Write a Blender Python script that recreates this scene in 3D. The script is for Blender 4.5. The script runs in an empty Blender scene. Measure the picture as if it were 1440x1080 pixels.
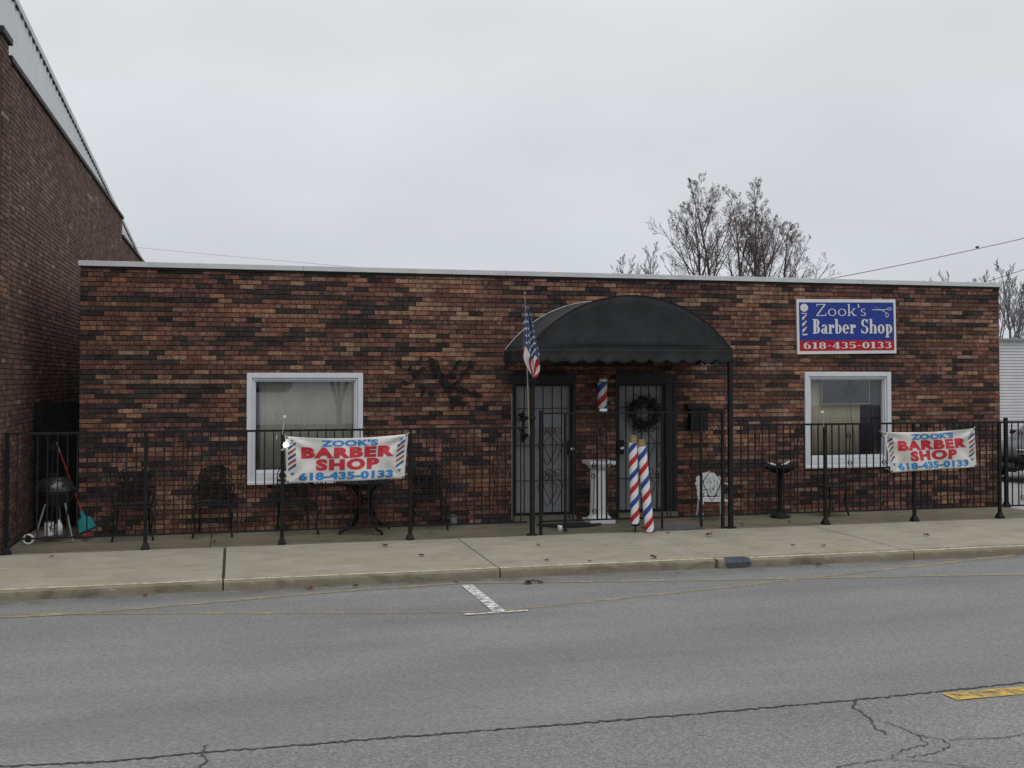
import bpy, bmesh, math, random
from mathutils import Vector, Matrix, noise as mnoise
R = math.radians; PI = math.pi
scene = bpy.context.scene
col = scene.collection

# ------------------------------------------------------------------ camera
cam_data = bpy.data.cameras.new('camera'); cam = bpy.data.objects.new('camera', cam_data); col.objects.link(cam)
cam_data.sensor_width = 36; cam_data.lens = 38.5; cam_data.clip_end = 3000
cam_data.shift_y = -0.0312
cam.location = (0, -16.1, 2.2); cam.rotation_euler = (R(91.3), 0, R(-14.2))
scene.camera = cam

# ------------------------------------------------------------------ world: even overcast
SUN_EL, SUN_AZ = 70, 165         # azimuth clockwise from +Y (over the street, a little to the right)
world = bpy.data.worlds.new('World'); scene.world = world; world.use_nodes = True
nt = world.node_tree; nt.nodes.clear()
def wn(t, **k):
    n = nt.nodes.new(t)
    for a, b in k.items(): setattr(n, a, b)
    return n
sky = wn('ShaderNodeTexSky', sky_type='NISHITA', sun_disc=False, sun_elevation=R(SUN_EL), sun_rotation=R(SUN_AZ), dust_density=4.0)
hs = wn('ShaderNodeHueSaturation'); hs.inputs['Saturation'].default_value = 0.25
tc = wn('ShaderNodeTexCoord'); sep = wn('ShaderNodeSeparateXYZ')
ramp = wn('ShaderNodeValToRGB')
ramp.color_ramp.elements[0].position = 0.0; ramp.color_ramp.elements[0].color = (0.60, 0.64, 0.70, 1)
ramp.color_ramp.elements[1].position = 1.0; ramp.color_ramp.elements[1].color = (1.02, 1.03, 1.05, 1)
e = ramp.color_ramp.elements.new(0.30); e.color = (0.71, 0.735, 0.76, 1)
mp = wn('ShaderNodeMapping'); mp.inputs['Scale'].default_value = (1.3, 1.3, 3.2)
ns = wn('ShaderNodeTexNoise'); ns.inputs['Scale'].default_value = 2.1; ns.inputs['Detail'].default_value = 5; ns.inputs['Roughness'].default_value = 0.45
mr = wn('ShaderNodeMapRange'); mr.inputs['To Min'].default_value = 9.5; mr.inputs['To Max'].default_value = 11.2
mr.inputs['From Min'].default_value = 0.3; mr.inputs['From Max'].default_value = 0.7
mul = wn('ShaderNodeVectorMath', operation='SCALE')
mix = wn('ShaderNodeMix', data_type='RGBA'); mix.inputs[0].default_value = 0.96
bg = wn('ShaderNodeBackground'); bg.inputs['Strength'].default_value = 0.1
out = wn('ShaderNodeOutputWorld')
L = nt.links.new
L(tc.outputs['Generated'], sep.inputs[0]); L(sep.outputs['Z'], ramp.inputs[0])
L(tc.outputs['Generated'], mp.inputs[0]); L(mp.outputs[0], ns.inputs['Vector']); L(ns.outputs['Fac'], mr.inputs['Value'])
L(ramp.outputs[0], mul.inputs[0]); L(mr.outputs[0], mul.inputs['Scale'])
L(sky.outputs[0], hs.inputs['Color']); L(hs.outputs[0], mix.inputs[6]); L(mul.outputs[0], mix.inputs[7])
L(mix.outputs[2], bg.inputs['Color']); L(bg.outputs[0], out.inputs[0])

sd = bpy.data.lights.new('sun', 'SUN'); sd.energy = 1.0; sd.angle = R(45); sd.color = (1, 0.97, 0.93)
sun = bpy.data.objects.new('sun', sd); col.objects.link(sun)
sun.rotation_euler = (R(90 - SUN_EL), 0, R(180 - SUN_AZ))
sun.location = (6, -12, 30)
scene.view_settings.view_transform = 'Standard'; scene.view_settings.look = 'None'
scene.view_settings.exposure = 0.0; scene.view_settings.gamma = 1.0
scene.view_settings.use_curve_mapping = False

# ------------------------------------------------------------------ helpers
def tag(o, label=None, cat=None, group=None, kind=None):
    if label: o['label'] = label
    if cat: o['category'] = cat
    if group: o['group'] = group
    if kind: o['kind'] = kind
    return o
def empty(name, loc=(0, 0, 0), label=None, cat=None, group=None):
    o = bpy.data.objects.new(name, None); col.objects.link(o); o.location = loc
    o.empty_display_size = 0.1
    return tag(o, label, cat, group)
def link(name, me, parent=None):
    o = bpy.data.objects.new(name, me); col.objects.link(o)
    if parent is not None:
        o.parent = parent
        o.matrix_parent_inverse = Matrix.Translation(-WORLD(parent))
    return o
def WORLD(o):
    return o.location.copy() if o.parent is None else Vector((0, 0, 0))

class MB:
    def __init__(s): s.v = []; s.f = []
    def quad(s, a, b, c, d):
        n = len(s.v); s.v += [tuple(a), tuple(b), tuple(c), tuple(d)]; s.f.append((n, n+1, n+2, n+3)); return s
    def poly(s, pts):
        n = len(s.v); s.v += [tuple(p) for p in pts]; s.f.append(tuple(range(n, n+len(pts)))); return s
    def box(s, x0, x1, y0, y1, z0, z1):
        n = len(s.v)
        s.v += [(x0,y0,z0),(x1,y0,z0),(x1,y1,z0),(x0,y1,z0),(x0,y0,z1),(x1,y0,z1),(x1,y1,z1),(x0,y1,z1)]
        s.f += [(n,n+3,n+2,n+1),(n+4,n+5,n+6,n+7),(n,n+1,n+5,n+4),(n+1,n+2,n+6,n+5),(n+2,n+3,n+7,n+6),(n+3,n,n+4,n+7)]
        return s
    def tube(s, path, r, n=6, cap=True):
        P = [Vector(p) for p in path]; m = len(P)
        rr = r if isinstance(r, (list, tuple)) else [r]*m
        base = len(s.v); ref = None
        for i in range(m):
            d = (P[min(i+1, m-1)] - P[max(i-1, 0)])
            d = d.normalized() if d.length > 1e-9 else Vector((0, 0, 1))
            if ref is None:
                ref = Vector((1, 0, 0)) if abs(d.x) < 0.8 else Vector((0, 1, 0))
            u = d.cross(ref)
            if u.length < 1e-6: u = d.cross(Vector((0.3, 0.9, 0.2)))
            u.normalize(); w = d.cross(u).normalized(); ref = -w if False else u.cross(d)
            for k in range(n):
                a = 2*PI*k/n
                q = P[i] + (u*math.cos(a) + w*math.sin(a))*rr[i]
                s.v.append(tuple(q))
        for i in range(m-1):
            for k in range(n):
                a = base+i*n+k; b = base+i*n+(k+1) % n
                s.f.append((a, b, b+n, a+n))
        if cap:
            s.f.append(tuple(base+k for k in range(n))[::-1]); s.f.append(tuple(base+(m-1)*n+k for k in range(n)))
        return s
    def lathe(s, prof, n=24, c=(0, 0, 0)):
        base = len(s.v); m = len(prof)
        for (r, z) in prof:
            for k in range(n):
                a = 2*PI*k/n; s.v.append((c[0]+r*math.cos(a), c[1]+r*math.sin(a), c[2]+z))
        for i in range(m-1):
            for k in range(n):
                a = base+i*n+k; b = base+i*n+(k+1) % n
                s.f.append((a, b, b+n, a+n))
        s.f.append(tuple(base+k for k in range(n))[::-1]); s.f.append(tuple(base+(m-1)*n+k for k in range(n)))
        return s
    def xf(s, M, start=0):
        for i in range(start, len(s.v)): s.v[i] = tuple(M @ Vector(s.v[i]))
        return s
    def mesh(s, name, mat, smooth=False):
        me = bpy.data.meshes.new(name); me.from_pydata(s.v, [], s.f); me.update()
        if mat is not None:
            for m_ in (mat if isinstance(mat, list) else [mat]): me.materials.append(m_)
        if smooth:
            me.polygons.foreach_set('use_smooth', [True]*len(me.polygons))
        return me
    def build(s, name, mat, parent=None, smooth=False, bevel=0):
        o = link(name, s.mesh(name, mat, smooth), parent)
        if bevel:
            b = o.modifiers.new('bevel', 'BEVEL'); b.width = bevel; b.segments = 2; b.limit_method = 'ANGLE'
        return o
def copy_tree(o, parent=None):
    c = o.copy(); col.objects.link(c)
    if parent is not None: c.parent = parent
    for ch in o.children: copy_tree(ch, c)
    return c

def lin(h):
    h = h.lstrip('#'); v = [int(h[i:i+2], 16)/255 for i in (0, 2, 4)]
    return tuple((x/12.92 if x <= 0.04045 else ((x+0.055)/1.055)**2.4) for x in v)

class Mat:
    """small wrapper round a node material"""
    def __init__(s, name, base=(0.5, 0.5, 0.5), rough=0.7, metal=0.0, spec=0.3):
        s.m = bpy.data.materials.new(name); s.m.use_nodes = True
        s.t = s.m.node_tree; s.b = s.t.nodes['Principled BSDF']
        s.b.inputs['Base Color'].default_value = (*base, 1); s.b.inputs['Roughness'].default_value = rough
        s.b.inputs['Metallic'].default_value = metal; s.b.inputs['Specular IOR Level'].default_value = spec
        s.out = s.t.nodes['Material Output']; s.base = base
    def n(s, t, **k):
        n = s.t.nodes.new(t)
        for a, b in k.items(): setattr(n, a, b)
        return n
    def l(s, a, b): s.t.links.new(a, b)
    def pos(s, scale=(1, 1, 1)):
        g = s.n('ShaderNodeNewGeometry'); m = s.n('ShaderNodeMapping'); m.inputs['Scale'].default_value = scale
        s.l(g.outputs['Position'], m.inputs['Vector']); return m.outputs[0]
    def noise(s, vec, scale, detail=4, rough=0.55, dist=0.0):
        n = s.n('ShaderNodeTexNoise'); n.inputs['Scale'].default_value = scale; n.inputs['Detail'].default_value = detail
        n.inputs['Roughness'].default_value = rough; n.inputs['Distortion'].default_value = dist
        s.l(vec, n.inputs['Vector']); return n.outputs['Fac']
    def rng(s, v, a, b, c, d):
        n = s.n('ShaderNodeMapRange'); n.inputs['From Min'].default_value = a; n.inputs['From Max'].default_value = b
        n.inputs['To Min'].default_value = c; n.inputs['To Max'].default_value = d
        s.l(v, n.inputs['Value']); return n.outputs[0]
    def math(s, op, a, b):
        n = s.n('ShaderNodeMath', operation=op)
        for i, x in enumerate((a, b)):
            if isinstance(x, (int, float)): n.inputs[i].default_value = x
            else: s.l(x, n.inputs[i])
        return n.outputs[0]
    def mix(s, fac, a, b, mode='MIX'):
        n = s.n('ShaderNodeMix', data_type='RGBA', blend_type=mode)
        if isinstance(fac, (int, float)): n.inputs[0].default_value = fac
        else: s.l(fac, n.inputs[0])
        for i, x in ((6, a), (7, b)):
            if isinstance(x, tuple): n.inputs[i].default_value = (*x[:3], 1)
            else: s.l(x, n.inputs[i])
        return n.outputs[2]
    def scale(s, c, v):
        n = s.n('ShaderNodeVectorMath', operation='SCALE')
        if isinstance(c, tuple): n.inputs[0].default_value = c[:3]
        else: s.l(c, n.inputs[0])
        s.l(v, n.inputs['Scale']); return n.outputs[0]
    def color(s, x): s.l(x, s.b.inputs['Base Color'])
    def bump(s, h, strength=0.3, dist=0.01):
        n = s.n('ShaderNodeBump'); n.inputs['Strength'].default_value = strength; n.inputs['Distance'].default_value = dist
        s.l(h, n.inputs['Height']); s.l(n.outputs[0], s.b.inputs['Normal'])
    def worn(s, fac):
        """let the surface below show where fac is 1"""
        t = s.n('ShaderNodeBsdfTransparent'); m = s.n('ShaderNodeMixShader')
        s.l(fac, m.inputs[0]); s.l(s.b.outputs[0], m.inputs[1]); s.l(t.outputs[0], m.inputs[2]); s.l(m.outputs[0], s.out.inputs[0])

def plain(name, base, rough=0.6, metal=0.0, var=0.18, scale=9, bump=0.0, spec=0.3):
    m = Mat(name, base, rough, metal, spec)
    p = m.pos(); f = m.noise(p, scale, 5)
    m.color(m.scale(base, m.rng(f, 0.25, 0.75, 1-var, 1+var)))
    m.l(m.rng(m.noise(p, scale*2.3, 3), 0.3, 0.7, max(rough-0.08, 0.02), min(rough+0.08, 1)), m.b.inputs['Roughness'])
    if bump: m.bump(m.noise(p, scale*6, 3), bump, 0.004)
    return m.m

M = {}
# asphalt: worn grey with fine aggregate, a coarser lighter lane beyond the centre seam
m = Mat('asphalt', rough=0.92, spec=0.2); p = m.pos()
fine = m.noise(p, 260, 3, 0.7); mid = m.noise(m.pos((0.7, 1.3, 1)), 42, 6, 0.8); big = m.noise(m.pos((0.35, 1.0, 1)), 0.9, 5, 0.55); streak = m.noise(m.pos((0.15, 2.2, 1)), 1.4, 4)
c = m.mix(m.rng(fine, 0.36, 0.66, 0, 1), (0.118, 0.119, 0.117), (0.262, 0.263, 0.259))
sx = m.n('ShaderNodeSeparateXYZ'); gg = m.n('ShaderNodeNewGeometry'); m.l(gg.outputs['Position'], sx.inputs[0])
near = m.rng(sx.outputs['Y'], -9.12, -9.08, 1, 0)
coarse = m.mix(m.rng(m.noise(p, 75, 4, 0.8), 0.42, 0.60, 0, 1), (0.085, 0.086, 0.084), (0.315, 0.312, 0.302))
c = m.mix(m.math('MULTIPLY', near, 0.5), c, coarse)
c = m.scale(c, m.rng(mid, 0.34, 0.66, 0.62, 1.38)); c = m.scale(c, m.rng(big, 0.3, 0.7, 0.86, 1.12)); c = m.scale(c, m.rng(streak, 0.3, 0.7, 0.95, 1.05))
gut = m.math('MULTIPLY', m.rng(sx.outputs['Y'], -4.35, -3.98, 0, 1), m.rng(m.noise(p, 3.2, 5), 0.3, 0.65, 0.1, 0.7))
c = m.mix(gut, c, (0.075, 0.066, 0.052))
spot = m.rng(m.noise(m.pos((0.8, 1.5, 1)), 5.5, 6, 0.65), 0.66, 0.72, 0, 0.45)
c = m.mix(spot, c, (0.06, 0.06, 0.062))
m.color(c); m.bump(fine, 0.35, 0.004); M['asphalt'] = m.m

def concrete(name, a, b, stain, dirt=0.5):
    m = Mat(name, rough=0.9, spec=0.2); p = m.pos()
    n1 = m.noise(p, 1.6, 6, 0.6); n2 = m.noise(p, 160, 3, 0.7); n3 = m.noise(m.pos((0.6, 1.5, 1)), 3.5, 6, 0.65, 0.6)
    c = m.mix(m.rng(n1, 0.3, 0.7, 0, 1), a, b)
    c = m.scale(c, m.rng(n2, 0.3, 0.7, 0.84, 1.16))
    c = m.mix(m.rng(n3, 0.50, 0.72, 0, dirt), c, stain)
    m.color(c); m.bump(n2, 0.25, 0.004); return m.m
M['walk'] = concrete('sidewalk_concrete', (0.248, 0.230, 0.183), (0.318, 0.298, 0.242), (0.165, 0.150, 0.115), 0.6)
M['patio'] = concrete('patio_concrete', (0.135, 0.121, 0.090), (0.185, 0.168, 0.128), (0.07, 0.061, 0.044), 0.75)
M['kerb'] = concrete('kerb_concrete', (0.185, 0.160, 0.115), (0.26, 0.228, 0.170), (0.085, 0.070, 0.048), 0.85)
M['lot'] = concrete('lot_concrete', (0.25, 0.25, 0.245), (0.32, 0.32, 0.31), (0.18, 0.175, 0.16), 0.4)
M['soil'] = concrete('soil', (0.075, 0.068, 0.045), (0.11, 0.10, 0.06), (0.05, 0.05, 0.03), 0.6)
def wornpaint(name, base, thr, soft=0.12, sc=14, rough=0.75):
    m = Mat(name, base, rough, spec=0.25); p = m.pos()
    f = m.noise(p, sc, 6, 0.7); f2 = m.noise(p, 150, 3, 0.7)
    g = m.math('ADD', m.math('MULTIPLY', f, 0.65), m.math('MULTIPLY', f2, 0.35))
    m.color(m.scale(base, m.rng(f, 0.3, 0.7, 0.8, 1.15)))
    m.worn(m.rng(g, thr-soft, thr+soft, 1, 0)); return m.m
M['paint_white'] = wornpaint('worn_white_paint', (0.58, 0.59, 0.58), 0.47, 0.07)
M['paint_yellow'] = wornpaint('yellow_centre_paint', (0.50, 0.335, 0.085), 0.46, 0.07)
M['paint_faded'] = wornpaint('faded_yellow_paint', (0.31, 0.262, 0.145), 0.475, 0.13, 5)
M['kerb_paint'] = wornpaint('old_kerb_paint', (0.50, 0.44, 0.31), 0.42, 0.10, 11)
M['kerb_blue'] = wornpaint('blue_kerb_paint', (0.055, 0.062, 0.085), 0.40, 0.09, 16)
m = Mat('crack_fill', (0.032, 0.026, 0.022), 0.95); p = m.pos()
m.color(m.mix(m.rng(m.noise(p, 30, 4, 0.7), 0.4, 0.62, 0, 1), (0.030, 0.026, 0.024), (0.10, 0.072, 0.055))); m.worn(m.rng(m.noise(p, 22, 5, 0.75), 0.36, 0.46, 0.85, 0)); M['crack'] = m.m
M['joint'] = plain('joint_dirt', (0.045, 0.038, 0.028), 0.95, var=0.4, scale=20)

COURSE_H = 0.0677
def brickmat(name, piece):
    m = Mat(name, rough=0.82, spec=0.25)
    if piece:
        oi = m.n('ShaderNodeObjectInfo'); base = oi.outputs['Color']
    else:
        at = m.n('ShaderNodeAttribute', attribute_name='brick_colour'); base = at.outputs['Color']
    p = m.pos(); v = m.noise(m.pos((48, 48, 12)), 1.0, 4, 0.75); w = m.noise(m.pos((30, 30, 44)), 1.0, 6, 0.8); g = m.noise(p, 0.8, 4)
    c = m.scale(base, m.rng(w, 0.38, 0.62, 0.42, 1.58))
    sn = m.n('ShaderNodeVectorMath', operation='SNAP'); sn.inputs[1].default_value = (0.052, 0.052, COURSE_H); gp = m.n('ShaderNodeNewGeometry'); m.l(gp.outputs['Position'], sn.inputs[0])
    wnz = m.n('ShaderNodeTexWhiteNoise', noise_dimensions='3D'); m.l(sn.outputs[0], wnz.inputs['Vector'])
    c = m.scale(c, m.rng(wnz.outputs['Value'], 0, 1, 0.74, 1.26))                                   # flashing and dragged faces vary along each brick
    lum = m.n('ShaderNodeRGBToBW'); m.l(base, lum.inputs[0])
    pale = m.math('MULTIPLY', m.rng(v, 0.52, 0.62, 0, 0.7), m.rng(lum.outputs[0], 0.02, 0.09, 0.05, 1))
    pale = m.math('MAXIMUM', pale, m.math('MULTIPLY', m.rng(wnz.outputs['Value'], 0.86, 0.97, 0, 0.5), m.rng(lum.outputs[0], 0.03, 0.08, 0, 1)))
    c = m.mix(pale, c, (0.255, 0.185, 0.138))
    c = m.scale(c, m.rng(g, 0.3, 0.7, 0.8, 1.2))
    streak = m.noise(m.pos((2.2, 2.2, 0.28)), 1.0, 6, 0.7); c = m.mix(m.rng(streak, 0.54, 0.68, 0, 0.42), c, (0.036, 0.032, 0.029))       # rain-borne grime
    salt = m.noise(m.pos((6, 6, 9)), 1.0, 6, 0.75); c = m.mix(m.rng(salt, 0.64, 0.72, 0, 0.35), c, (0.30, 0.27, 0.24))                    # salt bloom
    m.color(c); m.bump(w, 0.5, 0.004); return m.m
M['brick_piece'] = brickmat('fired_brick_single', True); M['brick_mass'] = brickmat('fired_brick', False)
M['mortar'] = plain('dark_mortar', (0.060, 0.033, 0.027), 0.95, var=0.3, scale=30, bump=0.4)
M['mortar2'] = plain('brown_mortar', (0.085, 0.062, 0.052), 0.95, var=0.3, scale=30, bump=0.4)
M['white_trim'] = plain('white_vinyl_trim', (0.62, 0.635, 0.67), 0.45, var=0.06, scale=6)
M['coping'] = plain('white_metal_coping', (0.56, 0.57, 0.58), 0.5, var=0.12, scale=3)
M['dark_coping'] = plain('dark_tile_coping', (0.030, 0.025, 0.024), 0.6, var=0.3, scale=5)
M['iron'] = plain('black_painted_iron', (0.009, 0.0095, 0.0105), 0.6, var=0.35, scale=12, spec=0.25)
M['iron_worn'] = plain('weathered_black_iron', (0.011, 0.0115, 0.012), 0.65, var=0.35, scale=14, spec=0.2)
M['fabric'] = plain('black_awning_canvas', (0.0255, 0.0275, 0.0295), 0.9, var=0.28, scale=3.5, bump=0.25)
M['fabric_under'] = plain('black_frame_tube', (0.012, 0.013, 0.014), 0.6)
M['piping'] = plain('pale_grey_piping', (0.42, 0.43, 0.44), 0.6)
M['door_grey'] = plain('grey_door_panel', (0.24, 0.25, 0.26), 0.6, var=0.12, scale=2.5)
M['door_frame'] = plain('dark_door_frame', (0.016, 0.016, 0.018), 0.5)
M['chrome'] = plain('bright_metal', (0.62, 0.62, 0.62), 0.28, 1.0, var=0.1)
M['steel'] = plain('dull_galvanised_steel', (0.27, 0.275, 0.28), 0.5, 0.6, var=0.2)
M['gold'] = plain('dull_gold_paint', (0.26, 0.19, 0.085), 0.5, 0.2, var=0.2)
M['white'] = plain('white_paint', (0.66, 0.67, 0.68), 0.5, var=0.08, scale=12)
M['white_iron'] = plain('chipped_white_iron_paint', (0.60, 0.62, 0.63), 0.55, var=0.2, scale=25)
M['red'] = plain('red_paint', (0.42, 0.018, 0.022), 0.5, var=0.15, scale=12)
M['blue'] = plain('blue_paint', (0.022, 0.06, 0.26), 0.5, var=0.15, scale=12)
M['sign_blue'] = plain('sign_blue', (0.016, 0.042, 0.255), 0.38, var=0.06, scale=3)
M['sign_red'] = plain('sign_red', (0.42, 0.010, 0.022), 0.38, var=0.06, scale=3)
M['sign_white'] = plain('sign_white', (0.66, 0.67, 0.67), 0.4, var=0.05, scale=3)
M['vinyl'] = plain('banner_vinyl', (0.60, 0.585, 0.555), 0.45, var=0.06, scale=4)
M['ink_red'] = plain('banner_red_ink', (0.47, 0.030, 0.045), 0.5, var=0.1, scale=6)
M['ink_blue'] = plain('banner_light_blue_ink', (0.030, 0.20, 0.47), 0.5, var=0.1, scale=6)
M['ink_navy'] = plain('banner_navy_ink', (0.016, 0.05, 0.17), 0.5)
M['ink_brown'] = plain('banner_brick_red_ink', (0.30, 0.055, 0.04), 0.5)
M['teal'] = plain('teal_plastic', (0.008, 0.17, 0.18), 0.5)
M['red_dark'] = plain('dull_red_handle', (0.22, 0.022, 0.02), 0.5)
M['enamel'] = plain('black_enamel', (0.014, 0.016, 0.017), 0.25, spec=0.5)
M['rubber'] = plain('black_rubber', (0.018, 0.018, 0.019), 0.9, bump=0.3, scale=30)
M['mat_grey'] = plain('grey_woven_mat', (0.11, 0.115, 0.12), 0.9, var=0.45, scale=35, bump=0.5)
M['leaf'] = plain('dry_brown_leaf', (0.17, 0.062, 0.026), 0.8, var=0.4, scale=40)
M['leaf_red'] = plain('dry_red_leaf', (0.085, 0.034, 0.026), 0.8, var=0.4, scale=40)
M['bark'] = plain('grey_brown_bark', (0.085, 0.072, 0.068), 0.9, var=0.3, scale=8)
M['twig'] = plain('reddish_twigs', (0.115, 0.088, 0.086), 0.9, var=0.3, scale=4)
M['bud'] = plain('dull_brown_buds', (0.13, 0.085, 0.07), 0.9, var=0.3)
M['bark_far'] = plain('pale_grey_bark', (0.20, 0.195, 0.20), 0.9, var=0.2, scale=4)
M['wreath'] = plain('dark_wreath_twigs', (0.016, 0.014, 0.014), 0.9, var=0.5, scale=20)
M['curtain'] = plain('grey_green_sheer_curtain', (0.30, 0.295, 0.255), 0.9, var=0.1, scale=5)
M['beige_curtain'] = plain('beige_curtain', (0.40, 0.355, 0.29), 0.9, var=0.08, scale=5)
M['dark_drape'] = plain('dark_blue_drape', (0.03, 0.035, 0.06), 0.9, var=0.4, scale=6)
M['tv_screen'] = plain('dark_glossy_screen', (0.010, 0.013, 0.022), 0.12, spec=0.6, var=0.1)
M['inside'] = plain('dim_room_wall', (0.16, 0.14, 0.12), 0.9)
M['roofing'] = plain('grey_roofing', (0.16, 0.16, 0.16), 0.9)
M['metal_wall'] = plain('pale_metal_sheet', (0.62, 0.645, 0.65), 0.5, var=0.06, scale=1.5)
M['siding'] = plain('white_painted_siding', (0.52, 0.52, 0.53), 0.7, var=0.08, scale=3)
M['car_paint'] = plain('black_car_paint', (0.008, 0.009, 0.011), 0.3, spec=0.3, var=0.1)
M['wire'] = plain('grey_black_wire', (0.06, 0.06, 0.065), 0.6)
M['gate_dark'] = plain('dark_stained_boards', (0.012, 0.0115, 0.012), 0.9, var=0.5, scale=6)
M['stucco'] = plain('tan_house_wall', (0.24, 0.19, 0.15), 0.9)
def glassmat(name, ior, tint):
    m = Mat(name); m.t.nodes.remove(m.b)
    tr = m.n('ShaderNodeBsdfTransparent'); tr.inputs[0].default_value = (*tint, 1)
    gl = m.n('ShaderNodeBsdfGlossy'); gl.inputs['Roughness'].default_value = 0.015
    ge = m.n('ShaderNodeNewGeometry'); dt = m.n('ShaderNodeVectorMath', operation='DOT_PRODUCT'); m.l(ge.outputs['Normal'], dt.inputs[0]); m.l(ge.outputs['Incoming'], dt.inputs[1])
    cosv = m.n('ShaderNodeMath', operation='ABSOLUTE'); m.l(dt.outputs['Value'], cosv.inputs[0])
    fac = m.math('ADD', m.math('MULTIPLY', m.math('POWER', m.math('SUBTRACT', 1.0, cosv.outputs[0]), 5.0), 1-ior), ior)   # Schlick, both sides of the pane
    ms = m.n('ShaderNodeMixShader'); m.l(fac, ms.inputs[0]); m.l(tr.outputs[0], ms.inputs[1]); m.l(gl.outputs[0], ms.inputs[2]); m.l(ms.outputs[0], m.out.inputs[0])
    return m.m
M['glass'] = glassmat('window_glass', 0.095, (0.92, 0.93, 0.92))
M['car_glass'] = plain('car_glass', (0.03, 0.035, 0.04), 0.04, spec=0.9, var=0.05)
m = Mat('lit_bulb', (1, 1, 1)); m.b.inputs['Emission Color'].default_value = (0.95, 1.0, 0.92, 1); m.b.inputs['Emission Strength'].default_value = 6; M['bulb'] = m.m
# stripe cloth of the flag: stars and stripes painted by UV
m = Mat('flag_cloth', rough=0.8); uv = m.n('ShaderNodeUVMap'); s_ = m.n('ShaderNodeSeparateXYZ'); m.l(uv.outputs[0], s_.inputs[0])
U, V = s_.outputs['X'], s_.outputs['Y']
st = m.math('LESS_THAN', m.math('FRACT', m.math('MULTIPLY', V, 6.5), 0), 0.5)
stripes = m.mix(st, (0.62, 0.60, 0.58), (0.36, 0.02, 0.035))
can = m.math('MULTIPLY', m.math('LESS_THAN', U, 0.475), m.math('LESS_THAN', V, 0.66))
gu = m.math('SUBTRACT', m.math('FRACT', m.math('MULTIPLY', U, 26.0), 0), 0.5); gv = m.math('SUBTRACT', m.math('FRACT', m.math('MULTIPLY', V, 15.0), 0), 0.5)
dd = m.math('ADD', m.math('MULTIPLY', gu, gu), m.math('MULTIPLY', gv, gv))
star = m.mix(m.math('LESS_THAN', dd, 0.05), (0.055, 0.085, 0.16), (0.6, 0.6, 0.62))
m.color(m.mix(can, stripes, star)); M['flag'] = m.m

# ------------------------------------------------------------------ ground, road, pavement
RZ = -0.10
o = MB().quad((-400, -400, -0.125), (400, -400, -0.125), (400, 900, -0.125), (-400, 900, -0.125)).build('ground', M['soil']); tag(o, 'flat ground stretching to the horizon', kind='structure')
road = MB().quad((-60, -14.2, RZ), (60, -14.2, RZ), (60, -3.84, RZ), (-60, -3.84, RZ)).build('road', M['asphalt']); tag(road, 'worn grey asphalt street', kind='structure')
rnd = random.Random(4)
def ribbon(pts, w, z, name, mat, parent, jag=0.0, seg=0.06, seed=1):
    r_ = random.Random(seed); P = []
    for (a, b) in zip(pts[:-1], pts[1:]):
        a = Vector((a[0], a[1])); b = Vector((b[0], b[1])); n = max(1, int((b-a).length/seg))
        for i in range(n): P.append(a.lerp(b, i/n))
    P.append(Vector(pts[-1][:2])); q = MB(); Lf = []; Rt = []
    for i, p in enumerate(P):
        d = (P[min(i+1, len(P)-1)]-P[max(i-1, 0)]).normalized(); nn = Vector((-d.y, d.x))
        off = nn*(r_.uniform(-1, 1)*jag*1.2); wa = w*0.5*(1+r_.uniform(-.6, .6)*(jag > 0)); wb = w*0.5*(1+r_.uniform(-.6, .6)*(jag > 0))
        Lf.append(p+off+nn*wa); Rt.append(p+off-nn*wb)
    for i in range(len(P)-1):
        q.quad((*Rt[i], z), (*Rt[i+1], z), (*Lf[i+1], z), (*Lf[i], z))
    return q.build(name, mat, parent)
for pts, w, sd_ in (
    ([(-14, -9.1), (-8, -9.14), (-3, -9.06), (-1.33, -9.04), (-0.73, -9.115), (-0.157, -9.085), (0.31, -9.095), (1.02, -9.095), (1.77, -9.109), (2.96, -9.116), (4.28, -9.094), (4.87, -9.065), (5.77, -9.01), (9, -8.98), (20, -9.05)], 0.024, 1),
    ([(-0.16, -8.95), (-0.182, -9.10), (-0.154, -9.21), (-0.183, -9.36), (-0.3, -9.9), (-0.22, -10.6)], 0.010, 2),
    ([(4.30, -9.10), (4.185, -9.244), (4.156, -9.482), (4.074, -9.66), (4.083, -9.826)], 0.012, 3),
    ([(4.219, -9.577), (4.252, -9.883), (4.21, -10.054), (4.005, -10.097), (3.826, -10.22), (3.47, -10.254), (3.2, -10.5)], 0.009, 4),
    ([(4.252, -9.883), (4.363, -9.983), (4.347, -10.076), (4.178, -10.206), (3.95, -10.215)], 0.009, 5),
    ([(4.40, -10.0), (4.75, -10.06), (4.95, -10.02), (5.3, -10.2)], 0.008, 6),
    ([(3.83, -10.22), (4.0, -10.30), (4.15, -10.42), (4.4, -10.6)], 0.007, 7)):
    ribbon(pts, w, RZ+0.004+0.0004*sd_, 'road_crack', M['crack'], road, 0.011, 0.025, sd_)
ribbon([(4.98, -9.20), (8.05, -9.17)], 0.17, RZ+0.008, 'centre_line', M['paint_yellow'], road)
ribbon([(17.1, -9.15), (20.2, -9.12)], 0.17, RZ+0.008, 'centre_line', M['paint_yellow'], road)
ribbon([(-7.2, -9.25), (-4.1, -9.23)], 0.17, RZ+0.008, 'centre_line', M['paint_yellow'], road)
ribbon([(-9, -4.4), (-2.19, -4.55), (1.02, -5.293), (2.215, -5.563), (2.616, -5.563), (4.648, -5.158), (9.774, -3.95)], 0.07, RZ+0.004, 'faded_parking_line', M['paint_faded'], road, seed=2)
ribbon([(-9, -4.72), (-2.16, -4.716), (-1.415, -4.711), (1.119, -4.225), (2.449, -4.075), (4.907, -4.551), (8.916, -5.153), (12, -5.4)], 0.07, RZ+0.006, 'faded_parking_line', M['paint_faded'], road, seed=3)
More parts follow.
